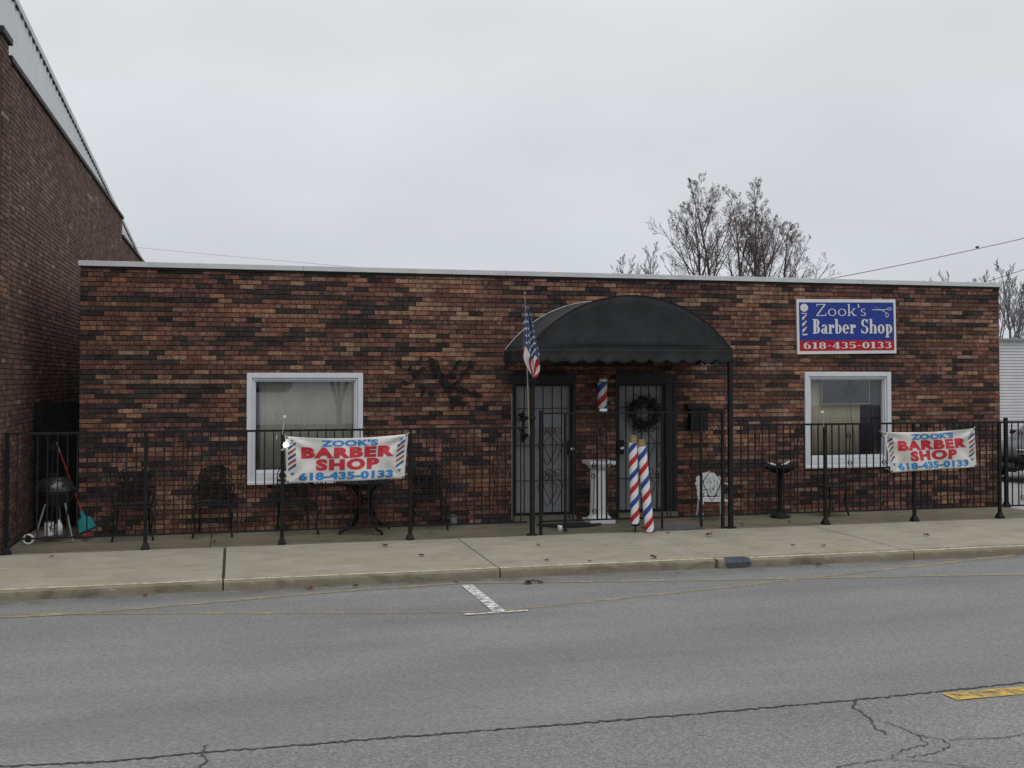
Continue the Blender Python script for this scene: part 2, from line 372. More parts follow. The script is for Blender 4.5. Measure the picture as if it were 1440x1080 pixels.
ribbon([(2.49, -4.22), (2.52, -5.67)], 0.125, RZ+0.010, 'white_parking_line', M['paint_white'], road)
ribbon([(2.16, -5.70), (2.80, -5.665)], 0.055, RZ+0.012, 'white_parking_line', M['paint_white'], road)

# sidewalk slabs
walk = empty('sidewalk', (0, -2.6, 0)); tag(walk, 'pale concrete sidewalk of wide slabs', kind='structure')
def slab(x0, x1, y0, y1, z1, mat, parent, tilt=0.0):
    q = MB().box(x0, x1, y0, y1, -0.12, z1)
    for i in (5, 6): q.v[i] = (q.v[i][0], q.v[i][1], z1+tilt)
    return q.build('slab', mat, parent, bevel=0.008)
xs = [-30, -24, -18, -12.2, -9.2, -6.2, -3.12, -0.11, 2.955, 5.63, 8.297, 11.0, 13.7, 16.4, 19.1, 24, 30, 40]
ys = {-0.11: 0.02}
for i in range(len(xs)-1):
    g0 = 0.016 if abs(xs[i]+0.11) < .01 else 0.007; g1 = 0.016 if abs(xs[i+1]+0.11) < .01 else 0.007
    slab(xs[i]+g0, xs[i+1]-g1, -3.70, -1.425, rnd.uniform(-0.004, 0.004), M['walk'], walk)
MB().box(-30, 40, -3.70, -1.42, -0.11, -0.018).build('joint_fill', M['joint'], walk)
patio = empty('patio', (4, -0.7, 0)); tag(patio, 'darker older concrete strip between railing and brick wall', kind='structure')
px_ = [-2.80, -0.3, 2.71, 5.6, 8.24, 10.9, 12.72]
for i in range(len(px_)-1): slab(px_[i]+0.004, px_[i+1]-0.004, -1.418, 0.02, rnd.uniform(-0.003, 0.003)-0.004, M['patio'], patio)
MB().box(-2.80, 12.72, -1.415, 0.01, -0.11, -0.02).build('joint_fill', M['joint'], patio)
MB().box(-2.80, -2.08, 0.03, 6, -0.11, -0.012).build('alley_floor', M['patio'], patio)
lot = MB().box(12.73, 60, -1.40, 40, -0.12, -0.006).build('parking_lot', M['lot']); tag(lot, 'pale concrete lot beside the shop', kind='structure')
# kerb
kerb = empty('kerb', (0, -3.8, 0)); tag(kerb, 'worn concrete kerb along the street', kind='structure')
def kerb_piece(x0, x1, yf, seed):
    n = max(2, int((x1-x0)/0.05)); q = MB(); r_ = random.Random(seed)
    prof = [(-3.705, 0.002), (yf+0.035, 0.002), (yf+0.016, -0.003), (yf+0.004, -0.018), (yf, -0.045), (yf-0.004, -0.13)]
    k = len(prof)
    for i in range(n+1):
        x = x0+(x1-x0)*i/n; e1 = mnoise.noise((x*3.1, seed, 0))*0.006+mnoise.noise((x*14, seed, 3))*0.004
        for j, (y, z) in enumerate(prof):
            wv = 1 if 0 < j < 5 else 0
            chip = min(0, mnoise.noise((x*7.7, seed*2.0, 9))+0.25)*0.03 if j in (2, 3) else 0
            q.v.append((x, y+(e1-chip)*wv, z+(chip*0.7 if wv else 0)))
    for i in range(n):
        for j in range(k-1):
            a = i*k+j; q.f.append((a, a+1, a+k+1, a+k))
    q.f.append(tuple(range(k))[::-1]); q.f.append(tuple(n*k+j for j in range(k)))
    o = q.build('kerb_stone', M['kerb'], kerb, smooth=False)
    p = MB()
    for i in range(n):
        xa = x0+(x1-x0)*i/n; xb = x0+(x1-x0)*(i+1)/n
        wa = mnoise.noise((xa*5, seed, 20))*0.02; wb = mnoise.noise((xb*5, seed, 20))*0.02
        p.quad((xa, yf+0.036, 0.006), (xb, yf+0.036, 0.006), (xb, yf+0.115+wb, 0.006), (xa, yf+0.115+wa, 0.006))
    p.build('old_paint', M['kerb_paint'], o)
for i in range(len(xs)-1):
    yf = -3.865 if xs[i] < 4 else -3.925
    if xs[i] < -15 or xs[i] > 24: continue
    kerb_piece(xs[i]+0.008, xs[i+1]-0.008, -3.87 if xs[i] < 5 else -3.93, i+1)
q = MB(); q.quad((5.73, -3.952, RZ+0.02), (6.05, -3.952, RZ+0.02), (6.05, -3.95, -0.03), (5.73, -3.95, -0.03))
q.quad((5.73, -3.95, -0.03), (6.05, -3.95, -0.03), (6.05, -3.905, 0.012), (5.73, -3.905, 0.012)); q.quad((5.73, -3.905, 0.012), (6.05, -3.905, 0.012), (6.03, -3.79, 0.0125), (5.75, -3.79, 0.0125))
q.build('blue_mark', M['kerb_blue'], kerb)
# opposite pavement, seen in the window panes
o = MB().box(-60, 60, -19.5, -14.25, -0.2, 0.02).build('far_sidewalk', M['walk']); tag(o, 'pavement on the opposite side of the street', kind='structure')

# ------------------------------------------------------------------ brickwork
COURSE, BL = 0.0677, 0.2032
PALETTE = [((0.026, 0.0225, 0.0215), (0.042, 0.032, 0.029)), ((0.084, 0.040, 0.033), (0.112, 0.051, 0.041)),
           ((0.130, 0.055, 0.040), (0.175, 0.074, 0.052)), ((0.190, 0.112, 0.076), (0.245, 0.145, 0.098)), ((0.225, 0.098, 0.050), (0.275, 0.128, 0.066))]
def brick_colour(state, r_):
    a, b = PALETTE[state]; t = r_.random(); k = r_.uniform(0.74, 1.24)
    return tuple((a[i]+(b[i]-a[i])*t)*k for i in range(3))
def lay(x0, x1, z0, ncourse, holes, seed, weights, keep=0.45, cl=True):
    """list of (x0,x1,z0,z1,colour,whole) in a running bond, cut round the openings"""
    r_ = random.Random(seed); res = []
    for j in range(ncourse):
        za = z0+j*COURSE+0.0045; zb = z0+(j+1)*COURSE-0.0045
        x = x0-(BL/2 if j % 2 else 0)+r_.uniform(-0.006, 0.006); st = 0
        while x < x1-0.01:
            a, b = max(x+0.002, x0), min(x+BL-0.002, x1)
            if r_.random() > keep:
                n = mnoise.noise((x*0.55, j*0.16, seed)) + 0.5*mnoise.noise((x*1.7, j*0.5, seed+7)) if cl else 0
                w = list(weights); w[0] *= max(0.3, 1+1.5*n); w[3] *= max(0.2, 1-1.6*n); w[4] *= max(0.2, 1-1.6*n)
                st = r_.choices(range(5), w)[0]
            c = brick_colour(st, r_); segs = [(a, b, za, zb, b-a > 0.19)]
            for (hx0, hx1, hz0, hz1) in holes:
                new = []
                for (p, q_, u, v, wh) in segs:
                    if q_ <= hx0 or p >= hx1 or v <= hz0 or u >= hz1: new.append((p, q_, u, v, wh)); continue
                    if p < hx0: new.append((p, hx0, u, v, False))
                    if q_ > hx1: new.append((hx1, q_, u, v, False))
                    ia, ib = max(p, hx0), min(q_, hx1)
                    if u < hz0: new.append((ia, ib, u, hz0, False))
                    if v > hz1: new.append((ia, ib, hz1, v, False))
                segs = new
            for (p, q_, u, v, wh) in segs:
                if q_-p > 0.012 and v-u > 0.01: res.append((p, q_, u, v, c, wh))
            x += BL
    return res
def brick_stuff(name, bricks, place, parent, depth=0.014, seed=3):
    """all remaining bricks joined; place(x, d, z) maps wall coordinates (d = out of the wall)"""
    r_ = random.Random(seed); V = []; F = []; C = []
    for (x0, x1, z0, z1, c, wh) in bricks:
        d = depth+r_.uniform(-0.003, 0.003); i = 0.004; n = len(V)
        V += [place(x0, 0, z0), place(x1, 0, z0), place(x1, 0, z1), place(x0, 0, z1),
              place(x0+i*0.4, d, z0+i*0.4), place(x1-i*0.4, d, z0+i*0.4), place(x1-i*0.4, d, z1-i*0.4), place(x0+i*0.4, d, z1-i*0.4)]
        F += [(n+4, n+5, n+6, n+7), (n, n+1, n+5, n+4), (n+1, n+2, n+6, n+5), (n+2, n+3, n+7, n+6), (n+3, n, n+4, n+7)]
        C += [c]*5
    me = bpy.data.meshes.new(name); me.from_pydata(V, [], F); me.update(); me.materials.append(M['brick_mass'])
    at = me.attributes.new('brick_colour', 'FLOAT_COLOR', 'FACE')
    at.data.foreach_set('color', [v for c in C for v in (*c, 1.0)])
    o = link(name, me, parent); tag(o, kind='stuff'); return o

# ------------------------------------------------------------------ the shop
WX0, WX1, WH = -2.075, 12.67, 3.79
shop = empty('brick_shop', ((WX0+WX1)/2, 3, 0), 'long low flat-roofed shop of mottled dark brown, red and tan brick', 'shop')
W1 = (0.165, 1.82, 0.672, 2.258); W2 = (8.975, 10.555, 0.725, 2.282)
D1 = (4.075, 5.085, 0.0, 2.235); D2 = (5.735, 6.745, 0.0, 2.245)
holes = [(a+0.03, b-0.03, c+0.03, d-0.03) if c > 0.1 else (a+.01, b-.01, -1, d-.01) for (a, b, c, d) in (W1, W2, D1, D2)]
q = MB(); CY = 0.014                                      # face of the mortar bed, bricks stand proud to y = 0
xcuts = sorted([WX0, WX1]+[h[0] for h in holes]+[h[1] for h in holes])
for a, b in zip(xcuts[:-1], xcuts[1:]):
    hs_ = [h for h in holes if h[0] <= a+1e-6 and h[1] >= b-1e-6]
    if not hs_: q.box(a, b, CY, 0.26, -0.12, WH)
    else:
        h = hs_[0]
        if h[2] > 0: q.box(a, b, CY, 0.26, -0.12, h[2])
        q.box(a, b, CY, 0.26, h[3], WH)
q.box(WX0, WX0+0.25, 0.261, 12.5, -0.12, WH); q.box(WX1-0.25, WX1, 0.261, 12.5, -0.12, WH); q.box(WX0+.251, WX1-.251, 12.25, 12.5, -0.12, WH)
wall = q.build('wall', M['mortar'], shop)
bricks = lay(WX0, WX1, 0.0, 56, holes, 11, [0.29, 0.29, 0.30, 0.13, 0.035], keep=0.32)
def show(b):
    cx = (b[0]+b[1])/2; cz = (b[2]+b[3])/2; d2 = cx*cx+16.1**2+(cz-2.2)**2
    hid = 0.2 if (cz < 1.5 and cx < 2.4) or (3.8 < cx < 7.2) else 1
    return hid*16.1/d2**1.5
whole = sorted([b for b in bricks if b[5]], key=show, reverse=True)[:300]; keepset = set(id(b) for b in whole)
rest = [b for b in bricks if id(b) not in keepset]
brick_stuff('brickwork', rest, lambda x, d, z: (x, CY-d, z), wall)
bm_ = MB(); hx, hz = (BL-0.004)/2, (COURSE-0.009)/2
bm_.v = [(-hx, 0, -hz), (hx, 0, -hz), (hx, 0, hz), (-hx, 0, hz)]
for e_, y_ in ((0.0016, -0.011), (0.004, -0.0138)): bm_.v += [(-hx+e_, y_, -hz+e_), (hx-e_, y_, -hz+e_), (hx-e_, y_, hz-e_), (-hx+e_, y_, hz-e_)]
for k in (0, 4):
    for i in range(4): bm_.f.append((k+i, k+(i+1) % 4, k+4+(i+1) % 4, k+4+i))
bm_.f.append((8, 9, 10, 11)); bm_.f.append((3, 2, 1, 0))
bmesh_ = bm_.mesh('brick', M['brick_piece'])
for b in whole:
    o = link('brick', bmesh_, wall); o.location = ((b[0]+b[1])/2, CY+rnd.uniform(-0.003, 0.0), (b[2]+b[3])/2); o.color = (*b[4], 1)
# right end wall of the shop: bricks as one piece of stuff
eb = lay(0.0, 4.0, 0.0, 56, [], 12, [0.34, 0.24, 0.24, 0.13, 0.07])
brick_stuff('end_brickwork', eb, lambda x, d, z: (WX1+d, 0.02+x, z), wall)
MB().box(WX0+0.251, WX1-0.251, 0.261, 12.249, 3.35, 3.45).build('roof', M['roofing'], shop)
# white coping in lengths, with the shadow below them built as a dark strip
cx = [WX0-0.03, 0.95, 3.98, 7.02, 10.05, WX1+0.03]
for a, b in zip(cx[:-1], cx[1:]):
    qq = MB().box(a+0.002, b-0.002, -0.035, 0.30, WH-0.055, WH+0.018)
    qq.build('coping', M['coping'], shop, bevel=0.004)
MB().box(WX0+0.01, WX1-0.01, -0.016, 0.013, WH-0.09, WH-0.056).build('shadow_strip', M['iron'], shop)
for xw in (WX0-0.03, WX1-0.22): MB().box(xw, xw+0.25, 0.302, 12.5, WH-0.055, WH+0.018).build('coping', M['coping'], shop)
# inner room partitions so that the windows open into a dim room
MB().box(WX0+.26, WX1-.26, 2.6, 2.7, -0.1, 3.3).build('inner_wall', M['inside'], shop)
MB().box(WX0+.26, WX1-.26, 0.27, 2.59, -0.11, -0.05).build('inner_floor', M['inside'], shop)
MB().box(WX0+.26, WX1-.26, 0.27, 2.59, 2.75, 2.85).build('inner_ceiling', M['inside'], shop)

def frame_boxes(x0, x1, z0, z1, w, y0, y1, wb=None):
    wb = wb or w
    return [(x0, x0+w, y0, y1, z0, z1), (x1-w, x1, y0, y1, z0, z1), (x0+w, x1-w, y0+0.001, y1, z1-w, z1), (x0+w, x1-w, y0+0.001, y1, z0, z0+wb)]
def window(b, tilt):
    x0, x1, z0, z1 = b
    w = MB()
    for t_ in frame_boxes(x0, x1, z0, z1, 0.075, -0.030, 0.06, 0.10): w.box(*t_)
    wo = w.build('window', M['white_trim'], shop, bevel=0.006)
    s = MB()
    for t_ in frame_boxes(x0+0.077, x1-0.077, z0+0.102, z1-0.077, 0.032, -0.008, 0.075, 0.055): s.box(*t_)
    s.build('sash', M['white_trim'], wo, bevel=0.004)
    s = MB()
    for t_ in frame_boxes(x0+0.1095, x1-0.1095, z0+0.1575, z1-0.1095, 0.020, 0.022, 0.085, 0.035): s.box(*t_)
    s.build('glazing_bead', M['white_trim'], wo, bevel=0.003)
    MB().box(x0-0.004, x1+0.004, -0.048, 0.0, z0-0.012, z0+0.028).build('sill', M['white_trim'], wo, bevel=0.006)
    gx0, gx1, gz0, gz1 = x0+0.125, x1-0.125, z0+0.185, z1-0.125
    t = math.tan(tilt)*(gz1-gz0)
    MB().quad((gx0, 0.045, gz0), (gx1, 0.045, gz0), (gx1, 0.045+t, gz1), (gx0, 0.045+t, gz1)).build('pane', M['glass'], wo)
    return gx0, gx1, gz0, gz1
g1 = window(W1, R(1.15)); g2 = window(W2, R(0.7))
def drape(name, x0, x1, z0, z1, y, mat, label, cat, folds, amp, seed):
    q = MB(); n = folds*8; r_ = random.Random(seed); ph = r_.random()*6
    ys_ = [y+amp*math.sin(i/8*2*PI+ph+math.sin(i*0.13)*1.2)*(0.7+0.5*math.sin(i*0.21+seed)) for i in range(n+1)]
    for i in range(n+1):
        x = x0+(x1-x0)*i/n
        q.v += [(x, ys_[i], z0), (x, ys_[i]*0.6+y*0.4, z1)]
    for i in range(n): q.f.append((2*i, 2*i+2, 2*i+3, 2*i+1))
    o = q.build(name, mat, None, smooth=True)
    sol = o.modifiers.new('s', 'SOLIDIFY'); sol.thickness = 0.003
    return tag(o, label, cat)
drape('sheer_curtain', g1[0]+0.04, g1[1], g1[2]-0.05, g1[3]+0.05, 0.125, M['curtain'], 'pale grey-green sheer curtain behind the left window', 'curtain', 16, 0.012, 1)
drape('side_drape', g1[0]-0.03, g1[0]+0.05, g1[2]-0.05, g1[3]+0.05, 0.105, M['dark_drape'], 'narrow dark drape at the left edge of the left window', 'curtain', 2, 0.02, 2)
drape('beige_curtain', g2[0]-0.03, g2[0]+1.02, g2[2]-0.05, g2[3]+0.05, 0.165, M['beige_curtain'], 'beige curtain with vertical folds behind the right window', 'curtain', 14, 0.008, 3)
drape('dark_drape', g2[0]+0.99, g2[1]+0.12, g2[2]-0.05, g2[3]+0.05, 0.155, M['dark_drape'], 'dark blue drape at the right side of the right window', 'curtain', 5, 0.025, 4)
tv = empty('television', (9.8, 0.16, 1.97), 'flat screen with thin silver edge hanging at top of right window', 'television')
MB().box(9.36, 10.22, 0.105, 0.135, 1.765, 2.25).build('screen', M['tv_screen'], tv)
q = MB()
for t_ in frame_boxes(9.345, 10.235, 1.75, 2.262, 0.014, 0.098, 0.138): q.box(*t_)
q.build('bezel', M['steel'], tv)
pl = MB(); r_ = random.Random(9)  # scattered dark quads form a ragged dark shape across the screen
for i in range(70):
    c = Vector((9.86+r_.gauss(0, 0.055), 0.085+r_.uniform(-0.006, 0.006), 2.0+r_.gauss(0, 0.085))); a = r_.uniform(0, PI); s_ = r_.uniform(0.02, 0.045)
    u = Vector((math.cos(a), 0.2, math.sin(a)))*s_; v = Vector((-math.sin(a), 0.1, math.cos(a)))*s_*0.5
    pl.quad(c-u, c-v, c+u, c+v)
tag(pl.build('dark_shape', M['wreath']), 'dark ragged shape in front of the screen in right window', 'plant')
MB_ = MB().tube([(9.86, 0.09, 1.93), (9.90, 0.12, 1.5), (9.96, 0.125, 1.2), (9.97, 0.125, 0.95)], 0.004, 5)
tag(MB_.build('screen_cord', M['wire']), 'thin dark cord hanging below the screen in right window', 'cord')

# scroll shapes in the plane y = const
def spiral(cx, cz, r0, r1, a0, turns, n=26):
    return [(cx+(r0+(r1-r0)*i/n)*math.cos(a0+turns*2*PI*i/n), cz+(r0+(r1-r0)*i/n)*math.sin(a0+turns*2*PI*i/n)) for i in range(n+1)]
def s_scroll(x, z0, z1, w, flip=1):
    r = w*0.5; top = spiral(x, z1-r, 0.008, r, R(200), -1.35*1)
    top = [(x+(p[0]-x)*flip, p[1]) for p in top]
    bot = spiral(x, z0+r, 0.008, r, R(20), -1.35); bot = [(x+(p[0]-x)*flip, p[1]) for p in bot]
    return top+bot[::-1]
def lyre(x, z0, z1, w):
    """a pair of mirrored scrolls meeting in a V at the bottom, curls at the top"""
    paths = []
    for s in (-1, 1):
        r = w*0.22; cx_, cz_ = x+s*w*0.24, z1-r
        curl = spiral(cx_, cz_, 0.006, r, R(90), 1.25) if s > 0 else [(2*cx_-p[0], p[1]) for p in spiral(cx_, cz_, 0.006, r, R(90), 1.25)]
        paths.append(curl+[(x+s*w*0.46, z0+(z1-z0)*0.55), (x+s*w*0.40, z0+(z1-z0)*0.42), (x+s*w*0.02, z0)])
    return paths
def flat(path, y, r, name, mat, parent): return MB().tube([(p[0], y, p[1]) for p in path], r, 5).build(name, mat, parent)

# doors with iron security grilles
def door(b, barx, knobx, wide_right):
    x0, x1, _, z1 = b; zb = 0.09
    fr = MB()
    for t_ in ((x0, x0+0.03, -0.012, 0.16, -0.004, z1), (x1-0.05, x1, -0.012, 0.16, -0.004, z1), (x0+0.03, x1-0.05, -0.011, 0.16, 2.10, z1)): fr.box(*t_)
    d = fr.build('door', M['door_frame'], shop)
    MB().box(x0+0.03, x1-0.05, 0.10, 0.14, zb+0.002, 2.10).build('door_panel', M['door_grey'], d)
    MB().box(x0+0.02, x1-0.02, -0.10, 0.20, -0.003, zb).build('threshold', M['patio'], d)
    if not wide_right: MB().box(x0-0.012, x0-0.001, -0.016, 0.02, 0.03, 1.95).build('edge_strip', M['steel'], d)
    y = 0.03; xr = x1-0.05-(0.13 if wide_right else 0.0)
    if wide_right: MB().box(x1-0.18, x1-0.051, 0.0, 0.095, zb+0.003, 2.098).build('side_panel', M['door_frame'], d)
    for t_ in frame_boxes(x0+0.032, xr-0.002, zb+0.01, 2.095, 0.035, y-0.012, y+0.012): MB().box(*t_).build('grille_frame', M['iron'], d)
    n = 6
    for i in range(1, n): 
        xx = x0+0.05+(xr-x0-0.07)*i/n
        MB().box(xx-0.007, xx+0.007, y-0.007, y+0.007, zb+0.046, 2.058).build('grille_bar', M['iron'], d)
    for zz in (0.62, 1.16, 1.72): MB().box(x0+0.068, xr-0.038, y-0.013, y-0.0075, zz-0.006, zz+0.006).build('grille_rail', M['iron'], d)
    xc = (x0+xr)/2+0.08
    for k, (za, zb_) in enumerate(((0.22, 0.78), (0.85, 1.45))):
        for pth in lyre(xc, za, zb_, 0.34): flat(pth, y-0.018, 0.006, 'scroll', M['iron'], d)
    lk = MB().box(knobx-0.055, knobx+0.055, -0.045, -0.002, 1.0, 1.22).build('lock_box', M['iron'], d)
    k = MB().lathe([(0.0, 0), (0.012, 0.0), (0.012, 0.03), (0.030, 0.036), (0.036, 0.052), (0.026, 0.068), (0.0, 0.072)], 16)
    k.xf(Matrix.Translation((knobx, -0.046, 1.10)) @ Matrix.Rotation(R(90), 4, 'X')); k.build('door_handle', M['chrome'], d, True)
    return d
d1 = door(D1, None, 5.0, False); d2 = door(D2, None, 5.80, True)
w_ = MB()
for (zz, s_) in ((1.62, .05), (1.56, .06), (1.40, .04), (1.31, .06), (1.26, .045)):
    w_.lathe([(0.002, -s_*0.6), (s_, -s_*0.3), (s_*1.1, 0.01), (s_*0.6, s_*0.6), (0.002, s_*0.7)], 9, (4.235+0.02*math.sin(zz*30), -0.03, zz))
w_.tube([(4.235, -0.03, 1.2), (4.235, -0.03, 1.68)], 0.012, 6)
tag(w_.build('door_ornament', M['iron_worn'], smooth=True), 'dark knobbly hanging ornament on left side of left door', 'ornament')

# ------------------------------------------------------------------ neighbour on the left
NX = -2.82
nb = empty('brick_neighbour', (-9, 9, 0), 'tall reddish-brown brick building with pale metal fascia, left of shop', 'building')
q = MB().box(-18, NX-0.012, -1.55, 13.5, -0.12, 6.22); q.box(-18, NX-0.012, 13.502, 24, -0.12, 5.76); q.box(-18, NX-0.0125, -1.549, -1.06, 6.2201, 6.42)
nw = q.build('wall', M['mortar2'], nb)
NP = [0.10, 0.42, 0.42, 0.05, 0.01]
PSAVE = PALETTE[:]
PALETTE[:] = [((0.070, 0.045, 0.039), (0.085, 0.055, 0.047)), ((0.088, 0.047, 0.038), (0.11, 0.058, 0.046)), ((0.118, 0.060, 0.046), (0.15, 0.074, 0.055)), ((0.155, 0.090, 0.066), (0.18, 0.11, 0.08)), ((0.21, 0.17, 0.14), (0.26, 0.22, 0.18))]
b1 = lay(-1.55, 13.5, 0.0, 92, [], 21, NP, keep=0.2); b2 = lay(13.5, 24, 0.0, 85, [], 22, NP, keep=0.2)
b3 = lay(-1.55, -1.06, 92*COURSE, 3, [], 23, NP, keep=0.2)
brick_stuff('brickwork', b1+b2+b3, lambda x, d, z: (NX-0.012+d, x, z), nw, 0.012)
bf = lay(-8, NX-0.02, 0.0, 92, [], 24, NP, keep=0.2)
brick_stuff('front_brickwork', bf, lambda x, d, z: (x, -1.55-d, z), nw, 0.012)
# pilaster at the street corner
pb = lay(-1.56, -1.07, 0.0, 92, [], 25, NP, keep=0.2)
PALETTE[:] = PSAVE
MB().box(NX-0.0115, NX+0.018, -1.57, -1.065, -0.1, 6.22).build('pilaster', M['mortar2'], nb)
brick_stuff('pilaster_brickwork', pb, lambda x, d, z: (NX+0.018+d, x, z), nw, 0.012)
def coping_run(y0, y1, z, dz=0.08, step=0.61):
    y = y0; k = 0
    while y < y1-0.05:
        e_ = min(y+step, y1)
        MB().box(NX-0.32, NX+0.045, y+0.006, e_-0.006, z, z+dz).build('coping_tile', M['dark_coping'], nb, bevel=0.012); y = e_; k += 1
coping_run(-1.06, 13.5, 92*COURSE+0.004); coping_run(13.5, 24, 85*COURSE+0.02); coping_run(-1.62, -1.0, 95*COURSE+0.003, 0.09)
# pale metal fascia behind the parapet, falling towards the rear
def ztop(y): return 7.67-(y-1.43)*0.0653
fx = NX-0.34
pan = [-3.0, 1.35, 4.6, 8.0, 12, 16, 20, 24]
for a, b in zip(pan[:-1], pan[1:]):
    qq = MB(); n = max(4, int((b-a)/0.16))
    for i in range(n+1):
        y = a+(b-a-0.012)*i/n; off = 0.012 if i % 2 else 0.0
        qq.v += [(fx+off, y, 5.4), (fx+off, y, ztop(y)-0.02), (fx-0.05, y, ztop(y)-0.02), (fx-0.05, y, 5.4)]
    for i in range(n):
        for j in range(4):
            p0 = i*4+j; p1 = i*4+(j+1) % 4; qq.f.append((p0, p0+4, p1+4, p1))
    qq.build('metal_panel', M['metal_wall'], nb)
qq = MB()
for (d0, d1, u0, u1) in ((-0.3, 0.034, -0.015, 0.085),):
    ya, yb = -3.0, 24
    qq.v += [(fx+d0, ya, ztop(ya)+u0), (fx+d1, ya, ztop(ya)+u0), (fx+d1, ya, ztop(ya)+u1), (fx+d0, ya, ztop(ya)+u1), (fx+d0, yb, ztop(yb)+u0), (fx+d1, yb, ztop(yb)+u0), (fx+d1, yb, ztop(yb)+u1), (fx+d0, yb, ztop(yb)+u1)]
    qq.f += [(0, 1, 2, 3), (7, 6, 5, 4), (0, 4, 5, 1), (1, 5, 6, 2), (2, 6, 7, 3), (3, 7, 4, 0)]
qq.build('roof_edge', M['coping'], nb)
qq = MB(); y = -2.9
while y < 23.5:     # open rib ends under the roof edge
    z = ztop(y); qq.box(fx+0.013, fx+0.028, y, y+0.15, z-0.062, z-0.02); y += 0.34
tag(qq.build('rib_closures', M['iron_worn'], nb), kind='stuff')
MB().box(-18, fx-0.31, -1.4, 24, 5.2, 5.3).build('roof', M['roofing'], nb)

# dark gate closing the passage
g = empty('passage_gate', (-2.44, 1.0, 0), 'dark wooden gate closing the narrow passage between the buildings', 'gate')
for i in range(6):
    xa = NX+0.01+i*0.121; MB().box(xa+0.003, xa+0.118, 0.99, 1.02, 0.03, 1.83+0.004*(i % 2)).build('board', M['gate_dark'], g)
for zz in (0.4, 1.5): MB().box(NX+0.01, WX0-0.02, 1.022, 1.06, zz, zz+0.09).build('ledge', M['gate_dark'], g)

# ------------------------------------------------------------------ awning
aw = empty('awning', (5.5, -0.7, 0), 'black canvas barrel awning with scalloped valance over the two doors', 'awning')
AX, AH, AS, AZ = 5.495, 1.53, 0.765, 2.60
AR = (AH*AH+AS*AS)/(2*AS); A0 = math.asin(AH/AR); AYF = -1.40
def arc(t): a = -A0+2*A0*t; return AX+AR*math.sin(a), AZ+AR*math.cos(a)-(AR-AS)
q = MB(); n = 40; mm = 8
for i in range(n+1):
    x, z = arc(i/n)
    for j in range(mm+1):
        y = AYF+(0.0-AYF)*j/mm; sag = 0.016*math.sin(PI*j/mm)*math.sin(PI*i/n)
        q.v.append((x, y+(-0.004 if j == 0 else 0), z-sag))
for i in range(n):
    for j in range(mm): a = i*(mm+1)+j; q.f.append((a, a+1, a+mm+2, a+mm+1))
o = q.build('canopy', M['fabric'], aw, True); sm = o.modifiers.new('s', 'SOLIDIFY'); sm.thickness = 0.004
q = MB()
for i in range(n+1):
    x, z = arc(i/n)
    for j in range(7):
        zz = AZ-0.01+(z-AZ+0.01)*j/6; bul = 0.02*math.sin(PI*j/6)*math.sin(PI*i/n)+0.006*math.sin(i*0.9)*math.sin(PI*j/6)
        q.v.append((x, AYF+0.005+bul, zz))
for i in range(n):
    for j in range(6): a = i*7+j; q.f.append((a, a+7, a+8, a+1))
o = q.build('front_panel', M['fabric'], aw, True); sm = o.modifiers.new('s', 'SOLIDIFY'); sm.thickness = 0.004
def valance(p0, p1, nsc, seed, name='valance'):
    q = MB(); per = 10; N = nsc*per; p0 = Vector(p0); p1 = Vector(p1); d = (p1-p0); nrm = Vector((d.y, -d.x, 0)).normalized(); rows = 6
    for i in range(N+1):
        t = i/N; ph = (i % per)/per; dz = 0.17+0.055*math.sin(PI*((t*nsc) % 1.0)) 
        w = 0.010*math.sin(t*nsc*2*PI*0.5+seed)+0.006*math.sin(t*31+seed)
        for j in range(rows+1):
            b = p0+d*t+nrm*(w*(j/rows)+0.012*math.sin(PI*min(1, j/2)))
            q.v.append((b.x, b.y, p0.z-dz*j/rows))
    for i in range(N):
        for j in range(rows): a = i*(rows+1)+j; q.f.append((a, a+1, a+rows+2, a+rows+1))
    o = q.build(name, M['fabric'], aw, True); s = o.modifiers.new('s', 'SOLIDIFY'); s.thickness = 0.003
valance((AX-AH, AYF-0.012, AZ+0.015), (AX+AH, AYF-0.012, AZ+0.015), 12, 0.4)
valance((AX-AH-0.008, -0.02, AZ+0.01), (AX-AH-0.008, AYF, AZ+0.01), 5, 1.4); valance((AX+AH+0.008, AYF, AZ+0.01), (AX+AH+0.008, -0.02, AZ+0.01), 5, 2.4)
MB().tube([(arc(i/30)[0], -0.006, arc(i/30)[1]+0.008) for i in range(31)], 0.0085, 6).build('piping', M['piping'], aw)
MB().tube([(AX-AH, AYF-0.016, AZ+0.018), (AX+AH, AYF-0.016, AZ+0.018)], 0.009, 6).build('seam', M['fabric'], aw)
for yy in (AYF+0.03, -0.05): MB().tube([(arc(i/20)[0], yy, arc(i/20)[1]-0.03) for i in range(21)], 0.016, 6).build('frame_hoop', M['fabric_under'], aw)
for xx in (AX-AH+0.02, AX+AH-0.02): MB().tube([(xx, AYF+0.02, AZ-0.02), (xx, -0.01, AZ-0.02)], 0.016, 6).build('frame_tube', M['fabric_under'], aw)
MB().tube([(AX-AH+.02, AYF+0.03, AZ-0.02), (AX+AH-.02, AYF+0.03, AZ-0.02)], 0.016, 6).build('frame_tube', M['fabric_under'], aw)
for xx in (4.022, 7.02):
    p = MB().box(xx-0.031, xx+0.031, -1.385, -1.323, 0.004, AZ-0.02).build('post', M['iron'], aw, bevel=0.004)
    MB().box(xx-0.065, xx+0.065, -1.415, -1.29, -0.004, 0.014).build('base_plate', M['iron'], p)

